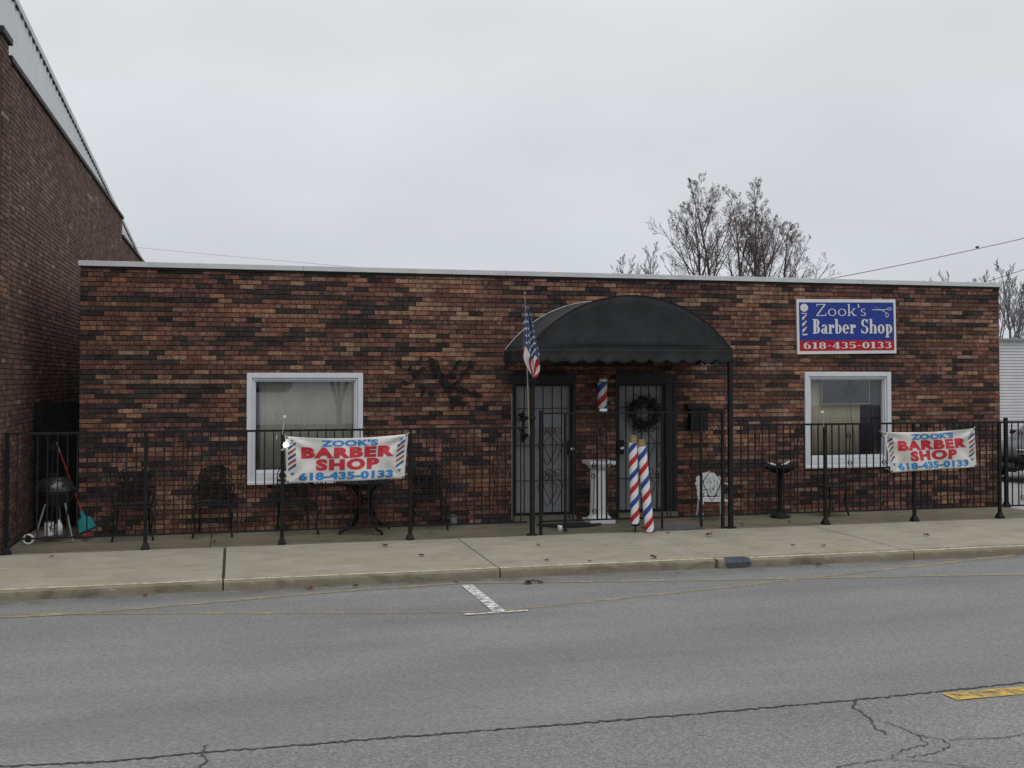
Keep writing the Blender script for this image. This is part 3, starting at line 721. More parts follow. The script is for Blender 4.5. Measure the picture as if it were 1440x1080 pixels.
# ------------------------------------------------------------------ iron railings
FY, FZT, FZB = -1.35, 1.495, 0.185
def post(x, y, h, parent, w=0.023, shoe=True):
    p = MB().box(x-w, x+w, y-w, y+w, 0.0, h).build('post', M['iron'], parent, bevel=0.003)
    s = MB(); b = 0.052
    s.v = [(x-b, y-b, -0.003), (x+b, y-b, -0.003), (x+b, y+b, -0.003), (x-b, y+b, -0.003), (x-b, y-b, 0.018), (x+b, y-b, 0.018), (x+b, y+b, 0.018), (x-b, y+b, 0.018),
           (x-w-.004, y-w-.004, 0.085), (x+w+.004, y-w-.004, 0.085), (x+w+.004, y+w+.004, 0.085), (x-w-.004, y+w+.004, 0.085)]
    for k in (0, 4):
        for i in range(4): s.f.append((k+i, k+(i+1) % 4, k+4+(i+1) % 4, k+4+i))
    s.f += [(3, 2, 1, 0), (8, 9, 10, 11)]
    if shoe: s.build('base_shoe', M['iron'], p)
    MB().lathe([(0.0, 0), (w*1.35, 0.0), (w*1.35, 0.010), (w*0.9, 0.018), (0.001, 0.024)], 10, (x, y, h)).build('cap', M['iron'], p)
    return p
BAL = MB().box(-0.0075, 0.0075, -0.0075, 0.0075, FZB+0.012, FZT-0.017).mesh('baluster', M['iron'])
def bay(x0, x1, parent, scrolls, zt=FZT):
    MB().box(x0+0.024, x1-0.024, FY-0.019, FY+0.019, zt-0.016, zt+0.012).build('top_rail', M['iron'], parent)
    MB().box(x0+0.024, x1-0.024, FY-0.011, FY+0.011, FZB-0.011, FZB+0.011).build('bottom_rail', M['iron'], parent)
    n = round((x1-x0)/0.113)
    for i in range(1, n):
        x = x0+(x1-x0)*i/n
        o = link('baluster', BAL, parent); o.location = (x, FY, 0)
    for k in scrolls:
        x = x0+(x1-x0)*(k+0.5)/n
        for za, zb in ((0.86, 1.36), (0.26, 0.80)):
            flat(s_scroll(x, za, zb, 0.095), FY, 0.0065, 'scroll', M['iron'], parent)
ra = empty('iron_railing', (0.6, FY, 0), 'long black iron railing on posts left of the awning', 'railing')
pa = [-2.735, -1.097, 0.614, 2.31]
for x in pa: post(x, FY, FZT-0.004, ra)
xs2 = pa+[3.968]
for a, b in zip(xs2[:-1], xs2[1:]): bay(a, b, ra, (4, 10))
rb = empty('iron_railing', (10, FY, 0), 'long black iron railing on posts right of the awning', 'railing')
pb_ = [8.56, 10.07, 11.585, 13.1, 14.6, 16.1]
for x in pb_: post(x, FY, FZT-0.004, rb)
xs3 = [7.076]+pb_
for i, (a, b) in enumerate(zip(xs3[:-1], xs3[1:])): bay(a, b, rb, (3, 8))
post(12.675, -0.13, 1.49, rb, 0.027)
# taller middle section with gate leaf, lyre scrolls
rc = empty('iron_gate', (5.5, FY, 0), 'taller black iron gate section with lyre scrolls before the doors', 'gate')
ZG = 1.69
for x in (4.148, 6.90): post(x, FY+0.005, ZG+0.02, rc, 0.021, False)
MB().box(4.172, 6.876, FY-0.012, FY+0.016, ZG-0.012, ZG+0.010).build('top_rail', M['iron'], rc)
MB().box(4.172, 6.876, FY-0.009, FY+0.013, FZB-0.011, FZB+0.011).build('bottom_rail', M['iron'], rc)
for x, w in ((4.505, .016), (4.567, .007), (4.62, .009), (4.977, .011), (5.041, .007), (5.115, .011), (5.955, .013), (6.032, .007), (6.086, .007), (6.417, .008), (6.561, .016)):
    MB().box(x-w, x+w, FY-w+0.003, FY+w+0.003, 0.03 if w > .012 else FZB+.012, ZG-0.0125).build('upright', M['iron'], rc)
for xc in (4.33, 6.73):
    for za, zb in ((0.40, 0.92), (0.98, 1.5)):
        for pth in lyre(xc, za, zb, 0.31): flat(pth, FY, 0.006, 'scroll', M['iron'], rc)
for za, zb in ((0.26, 0.84), (0.90, 1.5)):
    flat(s_scroll(4.925, za, zb, 0.085), FY, 0.0065, 'scroll', M['iron'], rc)
    flat(s_scroll(5.17, za, zb, 0.085, -1), FY, 0.0065, 'scroll', M['iron'], rc)
    flat(s_scroll(6.02-0.13, za, zb, 0.085), FY, 0.0065, 'scroll', M['iron'], rc)

# ------------------------------------------------------------------ lettering
def text_polys(body, size, bold, shear=0.0, sx=1.0, spacing=1.0):
    cu = bpy.data.curves.new('t', 'FONT'); cu.body = body; cu.size = size; cu.offset = bold*size; cu.shear = shear; cu.resolution_u = 3; cu.space_character = spacing
    cu.align_x = 'CENTER'
    ob = bpy.data.objects.new('t', cu); col.objects.link(ob)
    bpy.context.view_layer.update(); dg = bpy.context.evaluated_depsgraph_get()
    me = bpy.data.meshes.new_from_object(ob.evaluated_get(dg)); V = [(v.co.x*sx, v.co.y) for v in me.vertices]; F = [tuple(p.vertices) for p in me.polygons]
    bpy.data.objects.remove(ob); bpy.data.curves.remove(cu); bpy.data.meshes.remove(me)
    return V, F
def fit(V, x0, x1, z0, z1):
    ax = min(v[0] for v in V); bx = max(v[0] for v in V); az = min(v[1] for v in V); bz = max(v[1] for v in V)
    return [(x0+(v[0]-ax)/(bx-ax)*(x1-x0), z0+(v[1]-az)/(bz-az)*(z1-z0)) for v in V]
def ring(cx, cy, rx, ry, tx, ty, a0=0, a1=360, n=22):
    P = []
    for i in range(n):
        a = R(a0+(a1-a0)*i/n); b = R(a0+(a1-a0)*(i+1)/n)
        o_ = lambda t: (cx+rx*math.cos(t), cy+ry*math.sin(t)); i_ = lambda t: (cx+(rx-tx)*math.cos(t), cy+(ry-ty)*math.sin(t))
        P.append([o_(a), o_(b), i_(b), i_(a)])
    return P
def rc_(x0, y0, x1, y1): return [[(x0, y0), (x1, y0), (x1, y1), (x0, y1)]]
def sl(x0, y0, x1, y1, w): return [[(x0, y0), (x0+w, y0), (x1+w, y1), (x1, y1)]]
def bold_glyph(c):
    T, t = 0.165, 0.055
    S = lambda x, y, w=.30: rc_(x, y, x+w, y+.055)
    if c == 'B': return rc_(.07, .0, .26, 1)+S(0, 0, .07)+S(0, .945, .07)+ring(.26, .745, .22, .255, .17, t, -90, 90)+ring(.26, .27, .26, .27, .18, t, -90, 90), .58
    if c == 'a': return rc_(.27, 0, .43, .46)+ring(.235, .43, .195, .20, .15, t, 0, 165)+ring(.20, .175, .19, .185, .15, t)+S(.43, 0, .06), .52
    if c == 'r': return rc_(.06, 0, .22, .62)+S(0, 0, .06)+S(.22, 0, .07)+S(0, .565, .06)+ring(.33, .50, .11, .12, .11, .12)+ring(.30, .42, .1, .2, .05, .1, 60, 180), .46
    if c == 'b': return rc_(.05, 0, .21, 1)+S(0, .945, .05)+ring(.24, .31, .24, .315, .16, t, -125, 125), .54
    if c == 'e': return ring(.24, .31, .24, .315, .165, t, 5, 320)+rc_(.09, .29, .47, .345), .52
    if c == 'S': return ring(.24, .735, .235, .265, .16, t, 25, 270)+ring(.24, .265, .25, .265, .165, t, -155, 90)+rc_(.40, .72, .455, .98)+rc_(.0, .02, .05, .3), .55
    if c == 'h': return rc_(.05, 0, .21, 1)+S(0, .945, .05)+S(0, 0, .05)+rc_(.34, 0, .50, .42)+ring(.30, .42, .20, .2, .16, t, 0, 140)+S(.5, 0, .04)+S(.29, 0, .05), .59
    if c == 'o': return ring(.24, .31, .245, .32, .165, t), .54
    if c == 'p': return rc_(.05, -.27, .21, .62)+S(0, .565, .05)+S(0, -.27, .05)+S(.21, -.27, .06)+ring(.24, .31, .24, .315, .16, t, -125, 125), .54
    return [], .25
def thin_glyph(c):
    t = .06
    if c == 'Z': return rc_(.03, .94, .62, 1)+rc_(0, 0, .66, .06)+sl(.0, .06, .52, .94, .10)+rc_(.03, .78, .075, .94)+rc_(.61, .06, .655, .24), .78
    if c == 'o': return ring(.27, .30, .27, .31, .075, .05), .66
    if c == 'k': return rc_(.03, 0, .12, 1)+rc_(-.03, 0, .18, .045)+rc_(-.03, .955, .03, 1)+sl(.13, .26, .38, .58, .07)+sl(.40, .0, .16, .34, .11)+rc_(.36, 0, .58, .045)+rc_(.30, .575, .52, .62), .64
    if c == "'": return sl(.05, .68, .03, 1, .07), .20
    if c == 's': return ring(.18, .46, .16, .16, .07, .05, 30, 270)+ring(.18, .16, .18, .17, .075, .05, -155, 90), .46
    return [], .3
def digit(c):
    T, t = .21, .07
    if c == '6': return ring(.31, .33, .31, .33, T, t)+ring(.36, .56, .36, .44, .24, t, 75, 190), .74
    if c == '1': return rc_(.14, 0, .36, 1)+rc_(.02, 0, .14, .07)+rc_(.36, 0, .48, .07)+rc_(0, .84, .14, .92), .58
    if c == '8': return ring(.32, .735, .27, .265, .18, t)+ring(.32, .27, .32, .275, T, t), .74
    if c == '4': return rc_(.34, 0, .55, 1)+rc_(0, .22, .68, .31)+sl(.0, .31, .34, .98, .10)+rc_(.25, 0, .34, .06)+rc_(.55, 0, .64, .06), .76
    if c == '3': return ring(.28, .74, .28, .26, .2, t, -90, 150)+ring(.28, .27, .32, .275, .22, t, -150, 90), .70
    if c == '5': return rc_(.05, .88, .55, 1)+rc_(.05, .5, .11, .88)+ring(.27, .32, .33, .325, .22, t, -150, 130), .70
    if c == '0': return ring(.32, .5, .32, .5, T, t), .74
    if c == '-': return rc_(.04, .40, .32, .50), .46
    return [], .3
def glyph_line(body, gf):
    V = []; F = []; x = 0; k = 0; zz = []
    for ch in body:
        P, adv = gf(ch)
        for poly in P:
            n = len(V); V += [(x+a, b) for (a, b) in poly]; zz += [k % 6]*len(poly); F.append(tuple(range(n, n+len(poly)))); k += 1 if len(P) < 30 else 1
        x += adv
    return V, F
def place_text(V, F, mapf, name, mat, parent, layered=False):
    q = MB(); cnt = 0
    for fi, f in enumerate(F):
        n = len(q.v); d = 0.00025*(fi % 7) if layered else 0.0
        q.v += [mapf(V[i][0], V[i][1], d) for i in f]; q.f.append(tuple(range(n, n+len(f))))
    return q.build(name, mat, parent)

# ------------------------------------------------------------------ wall sign
sg = empty('shop_sign', (9.742, -0.03, 3.028), "white-framed blue and red sign reading Zook's Barber Shop 618-435-0133", 'sign')
ROT = R(0.8); SC = Vector((9.742, -0.045, 3.028))
def sm_(x, z, d=0.0):          # sign coordinates to world, a little rolled as it hangs
    dx, dz = x-SC.x, z-SC.z
    return (SC.x+dx*math.cos(ROT)-dz*math.sin(ROT), -0.036-d, SC.z+dz*math.cos(ROT)+dx*math.sin(ROT))
sx0, sx1, sz0, sz1 = 8.835, 10.650, 2.580, 3.475
def sbox(x0, x1, z0, z1, y0, y1):
    q = MB().box(x0, x1, y0, y1, z0, z1); q.v = [(sm_(v[0], v[2])[0], v[1], sm_(v[0], v[2])[2]) for v in q.v]; return q
sbox(sx0, sx1, sz0, sz1, -0.030, -0.004).build('board', M['sign_white'], sg)
bw = 0.052
sbox(sx0+bw-.012, sx1-bw+.012, 2.80, sz1-bw, -0.033, -0.029).build('blue_field', M['sign_blue'], sg)
sbox(sx0+bw-.012, sx1-bw+.012, sz0+bw, 2.799, -0.0335, -0.029).build('red_field', M['sign_red'], sg)
V, F = glyph_line("Zook's", thin_glyph); V = fit(V, 9.18, 10.09, 3.20, 3.395)
place_text(V, F, sm_, 'lettering', M['sign_white'], sg, True)
V, F = glyph_line("Barber", bold_glyph); V = fit(V, 9.11, 9.90, 2.910, 3.150)
place_text(V, F, sm_, 'lettering', M['sign_white'], sg, True)
V, F = glyph_line("Shop", bold_glyph); V = fit(V, 10.00, 10.575, 2.846, 3.150)
place_text(V, F, sm_, 'lettering', M['sign_white'], sg, True)
V, F = glyph_line("618-435-0133", digit); V = fit(V, 8.945, 10.555, 2.665, 2.772)
place_text(V, F, sm_, 'lettering', M['sign_white'], sg, True)
P = ring(8.965, 3.335, .072, .064, .072, .064)+rc_(8.915, 3.235, 9.015, 3.248)+rc_(8.915, 2.895, 9.02, 2.91)+rc_(8.935, 2.885, 9.0, 2.893)
q = MB()
for i, f in enumerate(P): q.poly([sm_(a, b, 0.0002*(i % 5)) for a, b in f])
q.build('pole_emblem', M['sign_white'], sg)
q = MB(); q2 = MB()
for k in range(3):
    z = 2.93+k*0.10; q.poly([sm_(*p, .0004) for p in ((8.925, z), (9.005, z+.055), (9.005, z+.100), (8.925, z+.045))])
    q2.poly([sm_(*p, .0006) for p in ((8.965, z+.028), (9.005, z+.055), (9.005, z+.078), (8.985, z+.067))])
q.build('emblem_stripe', M['sign_white'], sg); q2.build('emblem_stripe', M['sign_red'], sg)
P = [[(10.20, 3.30), (10.44, 3.292), (10.44, 3.306), (10.215, 3.308)], [(10.21, 3.375), (10.44, 3.262), (10.47, 3.245), (10.46, 3.262)], [(10.42, 3.294), (10.50, 3.312), (10.50, 3.322), (10.42, 3.304)]]
P += ring(10.532, 3.318, .043, .024, .010, .008)+ring(10.483, 3.215, .030, .042, .010, .008)
q = MB()
for i, f in enumerate(P): q.poly([sm_(a, b, 0.0003*(i % 5)) for a, b in f])
q.build('scissors_emblem', M['sign_white'], sg)

# ------------------------------------------------------------------ banners tied to the railing
def banner(TL, TR, BR, BL_, label, seed, sag, loc):
    ob = empty('banner', loc, label, 'banner', 'vinyl barber shop banners tied to the railing')
    Yb = FY-0.075
    def S(u, v):               # u left to right, v bottom to top
        top = Vector((TL[0]+(TR[0]-TL[0])*u, 0, TL[1]+(TR[1]-TL[1])*u)); bot = Vector((BL_[0]+(BR[0]-BL_[0])*u, 0, BL_[1]+(BR[1]-BL_[1])*u))
        p = bot.lerp(top, v)
        p.z -= sag*(math.sin(PI*u)**0.8)*v*v
        cr = 0.0
        for (cu, cv, k) in ((0, 1, 1.0), (1, 1, 1.0), (0, 0, .6), (1, 0, .5)):   # creases radiating from the tied corners
            du, dv = abs(u-cu)*2.6, abs(v-cv); rr = math.hypot(du, dv); a = math.atan2(dv, du+1e-6)
            cr += k*math.sin(a*9+seed+cu*2)*math.exp(-rr*1.4)*min(1, rr*4)*0.026
        y = Yb-0.012+cr+0.018*math.sin(u*7+seed)*math.sin(v*2.5+u*3)+0.012*math.sin(u*17+v*5+seed)
        return (p.x, y, p.z)
    q = MB(); nu, nv = 60, 24
    for i in range(nu+1):
        for j in range(nv+1): q.v.append(S(i/nu, j/nv))
    for i in range(nu):
        for j in range(nv): a = i*(nv+1)+j; q.f.append((a, a+nv+1, a+nv+2, a+1))
    o = q.build('vinyl_sheet', M['vinyl'], ob, True); s = o.modifiers.new('s', 'SOLIDIFY'); s.thickness = 0.0015; s.offset = 1
    def cut(V, F, name, mat):
        bm = bmesh.new(); vs = [bm.verts.new((v[0], v[1], 0)) for v in V]
        for f in F:
            try: bm.faces.new([vs[i] for i in f])
            except ValueError: pass
        for ax, cnt in ((0, 60), (1, 24)):
            for k in range(1, cnt):
                co = [0, 0, 0]; no = [0, 0, 0]; co[ax] = k/cnt; no[ax] = 1
                bmesh.ops.bisect_plane(bm, geom=bm.verts[:]+bm.edges[:]+bm.faces[:], plane_co=co, plane_no=no, dist=1e-5)
        for v in bm.verts:
            p = S(v.co.x, v.co.y); v.co = (p[0], p[1]-0.0045, p[2])
        me = bpy.data.meshes.new(name); bm.to_mesh(me); bm.free(); me.materials.append(mat)
        me.polygons.foreach_set('use_smooth', [True]*len(me.polygons))
        return link(name, me, ob)
    V, F = text_polys("ZOOK'S", 1, 0.050, 0.0, 1.0, 1.05); cut(fit(V, .285, .755, .795, .955), F, 'lettering', M['ink_blue'])
    V, F = text_polys("BARBER", 1, 0.066, 0.0, 1.0, 1.18); cut(fit(V, .125, .895, .520, .780), F, 'lettering', M['ink_red'])
    V, F = text_polys("SHOP", 1, 0.066, 0.0, 1.0, 1.18); cut(fit(V, .245, .775, .240, .505), F, 'lettering', M['ink_red'])
    V, F = text_polys("618-435-0133", 1, 0.052, 0.0, 1.0, 1.05); cut(fit(V, .10, .90, .035, .215), F, 'lettering', M['ink_blue'])
    for side, ux in ((0, .018), (1, .918)):
        for k in range(5):
            z = .25+k*.115
            Pq = [(ux, z), (ux+.064, z+.12), (ux+.064, z+.175), (ux, z+.055)]
            cut(Pq, [(0, 1, 2, 3)], 'pole_stripe', M['ink_navy'] if k % 2 == 0 else M['ink_brown'])
        V = []; F = []
        for a, b, w, h in ((ux+.022, .88, .02, .05), (ux+.012, .845, .04, .016), (ux+.012, .205, .04, .016), (ux+.022, .165, .02, .04)):
            n_ = len(V); V += [(a, b), (a+w, b), (a+w, b+h), (a, b+h)]; F.append((n_, n_+1, n_+2, n_+3))
        cut(V, F, 'pole_outline', M['ink_blue'])
    for (u, v) in ((.012, .97), (.988, .97), (.012, .03), (.988, .03)):
        p = S(u, v); g_ = MB().lathe([(0.004, 0), (0.013, 0), (0.013, 0.004), (0.004, 0.004)], 10); g_.xf(Matrix.Translation((p[0], p[1]-0.004, p[2])) @ Matrix.Rotation(R(90), 4, 'X')); g_.build('eyelet', M['iron_worn'], ob)
        MB().tube([(p[0], p[1]-0.006, p[2]), (p[0]+(0.05 if u > .5 else -0.03), FY-0.03, p[2]+0.04), (p[0]+(0.07 if u > .5 else -0.04), FY, p[2]+0.02)], 0.003, 4).build('tie', M['white'], ob)
    return ob
banner((0.645, 1.425), (2.262, 1.435), (2.214, 0.835), (0.665, 0.805), "white Zook's Barber Shop banner tied to railing in front of left window", 0.7, 0.045, (1.45, FY-.07, .8))
banner((9.485, 1.372), (11.10, 1.412), (11.118, 0.812), (9.60, 0.757), "white Zook's Barber Shop banner tied to railing right of right window", 3.9, 0.03, (10.3, FY-.07, .76))

# ------------------------------------------------------------------ flag on the awning post
fl = empty('flag', (3.95, -1.47, 1.4), 'small drooping stars and stripes flag on pole tied to awning post', 'flag')
MB().tube([(3.955, -1.44, 1.40), (3.887, -1.47, 3.34)], [0.011, 0.008], 8).build('pole', plain('pale_wood_pole', (0.22, 0.18, 0.13), 0.6), fl)
MB().lathe([(0.001, 0), (0.014, 0.004), (0.018, 0.02), (0.010, 0.036), (0.001, 0.042)], 10, (3.886, -1.47, 3.335)).build('finial', M['gold'], fl, True)
for zz in (1.62, 2.13): MB().box(3.925, 4.055, -1.452, -1.318, zz, zz+0.03).build('bracket', M['iron'], fl)
q = MB(); uvs = []; nu, nv = 28, 40
Lx = lambda t: 3.893-0.030*t-0.02*max(0, t-0.75)*4*max(0, t-0.75)
for j in range(nv+1):
    t = j/nv
    z = 3.26-1.03*t
    w = 0.012+0.205*min(1, (t/0.72)**0.85) if t < 0.72 else 0.217*math.sqrt(max(0.0, 1-((t-0.72)/0.285)**2))*0.96
    xl = 3.893-0.034*min(t, 0.76)/0.76+(max(0, t-0.76)/0.24)**1.3*0.115
    for i in range(nu+1):
        s_ = i/nu
        fold = 0.035*math.sin(s_*9.5+t*2.2)*min(1, t*3+0.2)+0.02*math.sin(s_*19+t*5)
        q.v.append((xl+w*s_, -1.475-0.025*s_+fold*(0.3+0.7*min(1, w*5)), z-0.05*s_*t+0.02*math.sin(s_*9.5)*t))
        uvs.append((0.20+0.42*t-0.06*s_+0.02*math.sin(s_*9), (t*0.62-0.02+0.30*s_*max(0, t-.15)-0.28*max(0, t-.62)*(1-s_)*2)))
for j in range(nv):
    for i in range(nu): a = j*(nu+1)+i; q.f.append((a, a+nu+1, a+nu+2, a+1))
me = q.mesh('cloth', M['flag'], True); ul = me.uv_layers.new(name='UVMap')
for lp in me.loops: ul.data[lp.index].uv = uvs[lp.vertex_index]
o = link('cloth', me, fl); s = o.modifiers.new('s', 'SOLIDIFY'); s.thickness = 0.002

# ------------------------------------------------------------------ striped barber poles
def striped(parent, base, top, r, bands, seg=18, rows=84):
    """helically striped cylinder: white body and one mesh for each helix band"""
    b = Vector(base); t = Vector(top); d = t-b; Lh = d.length; zax = d.normalized(); u = zax.cross(Vector((0, 1, 0))).normalized(); v = zax.cross(u)
    pt = lambda a, h, rr: tuple(b+zax*h+(u*math.cos(a)+v*math.sin(a))*rr)
    q = MB()
    for j in (0, 1):
        for k in range(seg): q.v.append(pt(2*PI*k/seg, Lh*j, r))
    for k in range(seg): q.f.append((k, (k+1) % seg, seg+(k+1) % seg, seg+k))
    q.f += [tuple(range(seg))[::-1], tuple(range(seg, 2*seg))]
    q.build('pole_body', M['white'], parent)
    pitch, wid, cols = bands
    for ci, mat in enumerate(cols):
        q = MB(); h = -pitch*2+ci*pitch/len(cols)*1.0
        k0 = 0; N = int((Lh+pitch*3)/pitch*seg)
        for k in range(N):
            a0, a1 = 2*PI*k/seg, 2*PI*(k+1)/seg; h0, h1 = h+pitch*k/seg, h+pitch*(k+1)/seg
            la, lb, ua, ub = [min(max(x, 0.0), Lh) for x in (h0, h1, h0+wid, h1+wid)]
            if ua-la < 1e-5 and ub-lb < 1e-5: continue
            q.quad(pt(a0, la, r+0.0015), pt(a1, lb, r+0.0015), pt(a1, ub, r+0.0015), pt(a0, ua, r+0.0015))
        q.build('stripe', mat, parent)
    return b, zax, Lh
def collar(base, zax, h, prof, mat, name, parent):
    q = MB().lathe(prof, 18); q.xf(Matrix.Translation(Vector(base)+zax*h) @ Vector((0, 0, 1)).rotation_difference(zax).to_matrix().to_4x4())
    return q.build(name, mat, parent)
p1 = empty('barber_pole', (5.52, -1.20, 0), 'red, white and blue striped barber pole, left and upright of the standing pair', 'barber pole', 'striped barber poles standing at the gate')
b, zx, Lh = striped(p1, (5.505, -1.455, 0.125), (5.475, -1.45, 1.27), 0.062, (0.39, 0.088, [M['red'], M['blue']]))
collar(b, zx, Lh, [(0.03, 0), (0.055, 0), (0.055, 0.05), (0.050, 0.06), (0.050, 0.10), (0.02, 0.105)], M['gold'], 'gold_cap', p1)
collar(b, zx, -0.03, [(0.03, 0), (0.058, 0), (0.058, 0.03), (0.02, 0.03)], M['iron'], 'base_ring', p1)
MB().tube([(5.505, -1.455, 0.0), (5.505, -1.455, 0.10)], 0.012, 6).build('foot', M['iron'], p1)
p2 = empty('barber_pole', (5.65, -1.42, 0), 'red, white and blue striped barber pole, right leaning one of the standing pair', 'barber pole', 'striped barber poles standing at the gate')
b, zx, Lh = striped(p2, (5.705, -1.50, 0.012), (5.598, -1.47, 1.215), 0.066, (0.39, 0.088, [M['red'], M['blue']]))
collar(b, zx, Lh, [(0.03, 0), (0.062, 0), (0.062, 0.045), (0.055, 0.05), (0.055, 0.095), (0.02, 0.10)], M['gold'], 'gold_cap', p2)
collar(b, zx, -0.012, [(0.03, 0), (0.068, 0), (0.068, 0.012), (0.02, 0.012)], M['red_dark'], 'base_ring', p2)
p3 = empty('wall_barber_pole', (5.5, -0.13, 1.65), 'barber pole lamp with chrome ends mounted on brick between the doors', 'barber pole')
b, zx, Lh = striped(p3, (5.47, -0.14, 1.725), (5.47, -0.14, 2.115), 0.072, (0.42, 0.11, [M['red'], M['blue']]))
for h, fl_ in ((1.655, 1), (2.115, -1)):
    MB().lathe([(0.03, 0), (0.085, 0.008), (0.088, 0.03), (0.080, 0.045), (0.084, 0.06), (0.075, 0.07), (0.03, 0.07)], 20, (5.47, -0.14, h)).build('chrome_end', M['chrome'], p3, True)
MB().box(5.43, 5.51, -0.08, -0.002, 1.66, 1.70).build('wall_bracket', M['chrome'], p3); MB().box(5.43, 5.51, -0.08, -0.002, 2.13, 2.17).build('wall_bracket', M['chrome'], p3)

# white fluted pedestal
pd = empty('pedestal', (5.36, -0.28, 0), 'white classical pedestal column standing between the two doors', 'pedestal')
q = MB(); n = 48; zs = [0.10, 0.14, 0.3, 0.55, 0.78, 0.81]; rs = [0.150, 0.138, 0.133, 0.130, 0.128, 0.145]
for z, r_0 in zip(zs, rs):
    for k in range(n):
        a = 2*PI*k/n; r_ = r_0*(1-0.055*(0.5+0.5*math.cos(a*14))); q.v.append((5.36+r_*math.cos(a), -0.28+r_*math.sin(a), z))
for i in range(len(zs)-1):
    for k in range(n): a = i*n+k; b_ = i*n+(k+1) % n; q.f.append((a, b_, b_+n, a+n))
q.build('shaft', M['white'], pd, False)
MB().box(5.16, 5.56, -0.48, -0.08, -0.004, 0.055).build('plinth', M['white'], pd, bevel=0.008)
MB().lathe([(0.1, 0.056), (0.19, 0.056), (0.19, 0.075), (0.165, 0.09), (0.15, 0.102), (0.1, 0.102)], 28, (5.36, -0.28, 0)).build('base_moulding', M['white'], pd, True)
MB().lathe([(0.1, 0.808), (0.148, 0.808), (0.165, 0.84), (0.20, 0.875), (0.1, 0.88)], 28, (5.36, -0.28, 0)).build('capital', M['white'], pd, True)
MB().box(5.155, 5.565, -0.485, -0.075, 0.881, 0.935).build('abacus', M['white'], pd, bevel=0.006)

# wreath on the right door
wr = MB(); r_ = random.Random(5)
for i in range(620):
    a = r_.uniform(0, 2*PI); rr = 0.20+r_.gauss(0, 0.045); c = Vector((6.19+rr*math.cos(a), -0.05+r_.gauss(0, 0.022), 1.635+rr*math.sin(a)))
    d = Vector((-math.sin(a)+r_.gauss(0, .6), r_.gauss(0, .5), math.cos(a)+r_.gauss(0, .6))).normalized()*r_.uniform(0.03, 0.075)
    s_ = d.cross(Vector((0, 1, 0.2))).normalized()*r_.uniform(0.004, 0.010); wr.quad(c-d, c-s_, c+d, c+s_)
wo = empty('wreath', (6.19, -0.05, 1.4), 'dark leafy wreath hanging on the right door', 'wreath')
wr.build('leaves', M['wreath'], wo); tq = MB(); tq.tube([(6.19+0.2*math.cos(k*PI/12), -0.045, 1.635+0.2*math.sin(k*PI/12)) for k in range(25)], 0.035, 7, False).build('ring', M['wreath'], wo)

# mailbox on the wall
mb = empty('mailbox', (7.07, -0.08, 1.33), 'black wall mailbox with lidded top beside the right door', 'mailbox')
MB().box(6.93, 7.22, -0.13, -0.002, 1.36, 1.70).build('body', M['iron'], mb, bevel=0.01)
q = MB(); q.v = [(6.88, -0.15, 1.69), (7.27, -0.15, 1.69), (7.27, -0.001, 1.701), (6.88, -0.001, 1.701), (6.88, -0.155, 1.735), (7.27, -0.155, 1.735), (7.27, -0.001, 1.785), (6.88, -0.001, 1.785)]
q.f = [(3, 2, 1, 0), (4, 5, 6, 7), (0, 1, 5, 4), (1, 2, 6, 5), (2, 3, 7, 6), (3, 0, 4, 7)]; q.build('lid', M['iron'], mb, bevel=0.006)
for xx in (6.99, 7.15): MB().tube([(xx, -0.12, 1.36), (xx, -0.15, 1.32), (xx, -0.17, 1.335)], 0.006, 5).build('hook', M['iron'], mb)

# metal wall sculpture: bare branch with leaves
wa = empty('wall_sculpture', (2.9, -0.02, 1.6), 'dark metal tree branch sculpture with leaves fixed to brick wall', 'wall art')
brs = [[(3.32, 2.06), (3.22, 2.10), (3.12, 2.15), (3.04, 2.25), (2.96, 2.36), (2.83, 2.42), (2.65, 2.36), (2.48, 2.37), (2.36, 2.40)], [(3.04, 2.25), (3.13, 2.34), (3.20, 2.45)], [(2.96, 2.36), (2.92, 2.50), (2.80, 2.55), (2.68, 2.57)],
       [(3.12, 2.15), (3.26, 2.20), (3.34, 2.34), (3.40, 2.42)], [(3.32, 2.06), (3.42, 2.02), (3.47, 1.99)], [(3.12, 2.15), (3.02, 2.05), (2.88, 2.00), (2.72, 2.03)], [(3.12, 2.1), (3.10, 1.96), (3.13, 1.86)], [(2.65, 2.36), (2.58, 2.24), (2.50, 2.15)], [(3.10, 1.96), (3.2, 1.9), (3.25, 1.85)]]
for k, b_ in enumerate(brs):
    b_ = [(x-0.0, z-0.06) for x, z in b_]
    MB().tube([(x, -0.022-0.003*(k % 3), z) for x, z in b_], [0.011-0.006*i/len(b_) for i in range(len(b_))], 6).build('branch', M['iron_worn'], wa)
leafm = MB(); ol = [(0, 0), (.03, .028), (.065, .036), (.10, .022), (.135, 0), (.10, -.022), (.065, -.036), (.03, -.028)]
leafm.v = [(x, 0.0 if i in (0, 4) else -0.010, z) for i, (x, z) in enumerate(ol)]+[(x, 0.004+(0.0 if i in (0, 4) else -0.010), z) for i, (x, z) in enumerate(ol)]
leafm.f = [tuple(range(8)), tuple(range(8, 16))[::-1]]+[(i, 8+i, 8+(i+1) % 8, (i+1) % 8) for i in range(8)]
LM = leafm.mesh('leaf', M['iron_worn'])
r_ = random.Random(8)
for b_ in brs:
    for (x, z) in b_[1:]:
        for _ in range(2):
            if r_.random() < 0.72:
                o = link('leaf', LM, wa); o.location = (x, -0.030-r_.uniform(0, 0.012), z-0.06); o.rotation_euler = (0, r_.uniform(0, 2*PI), 0); s_ = r_.uniform(0.6, 1.05); o.scale = (s_, s_, s_)
                o.matrix_parent_inverse = Matrix.Translation(-Vector(wa.location))

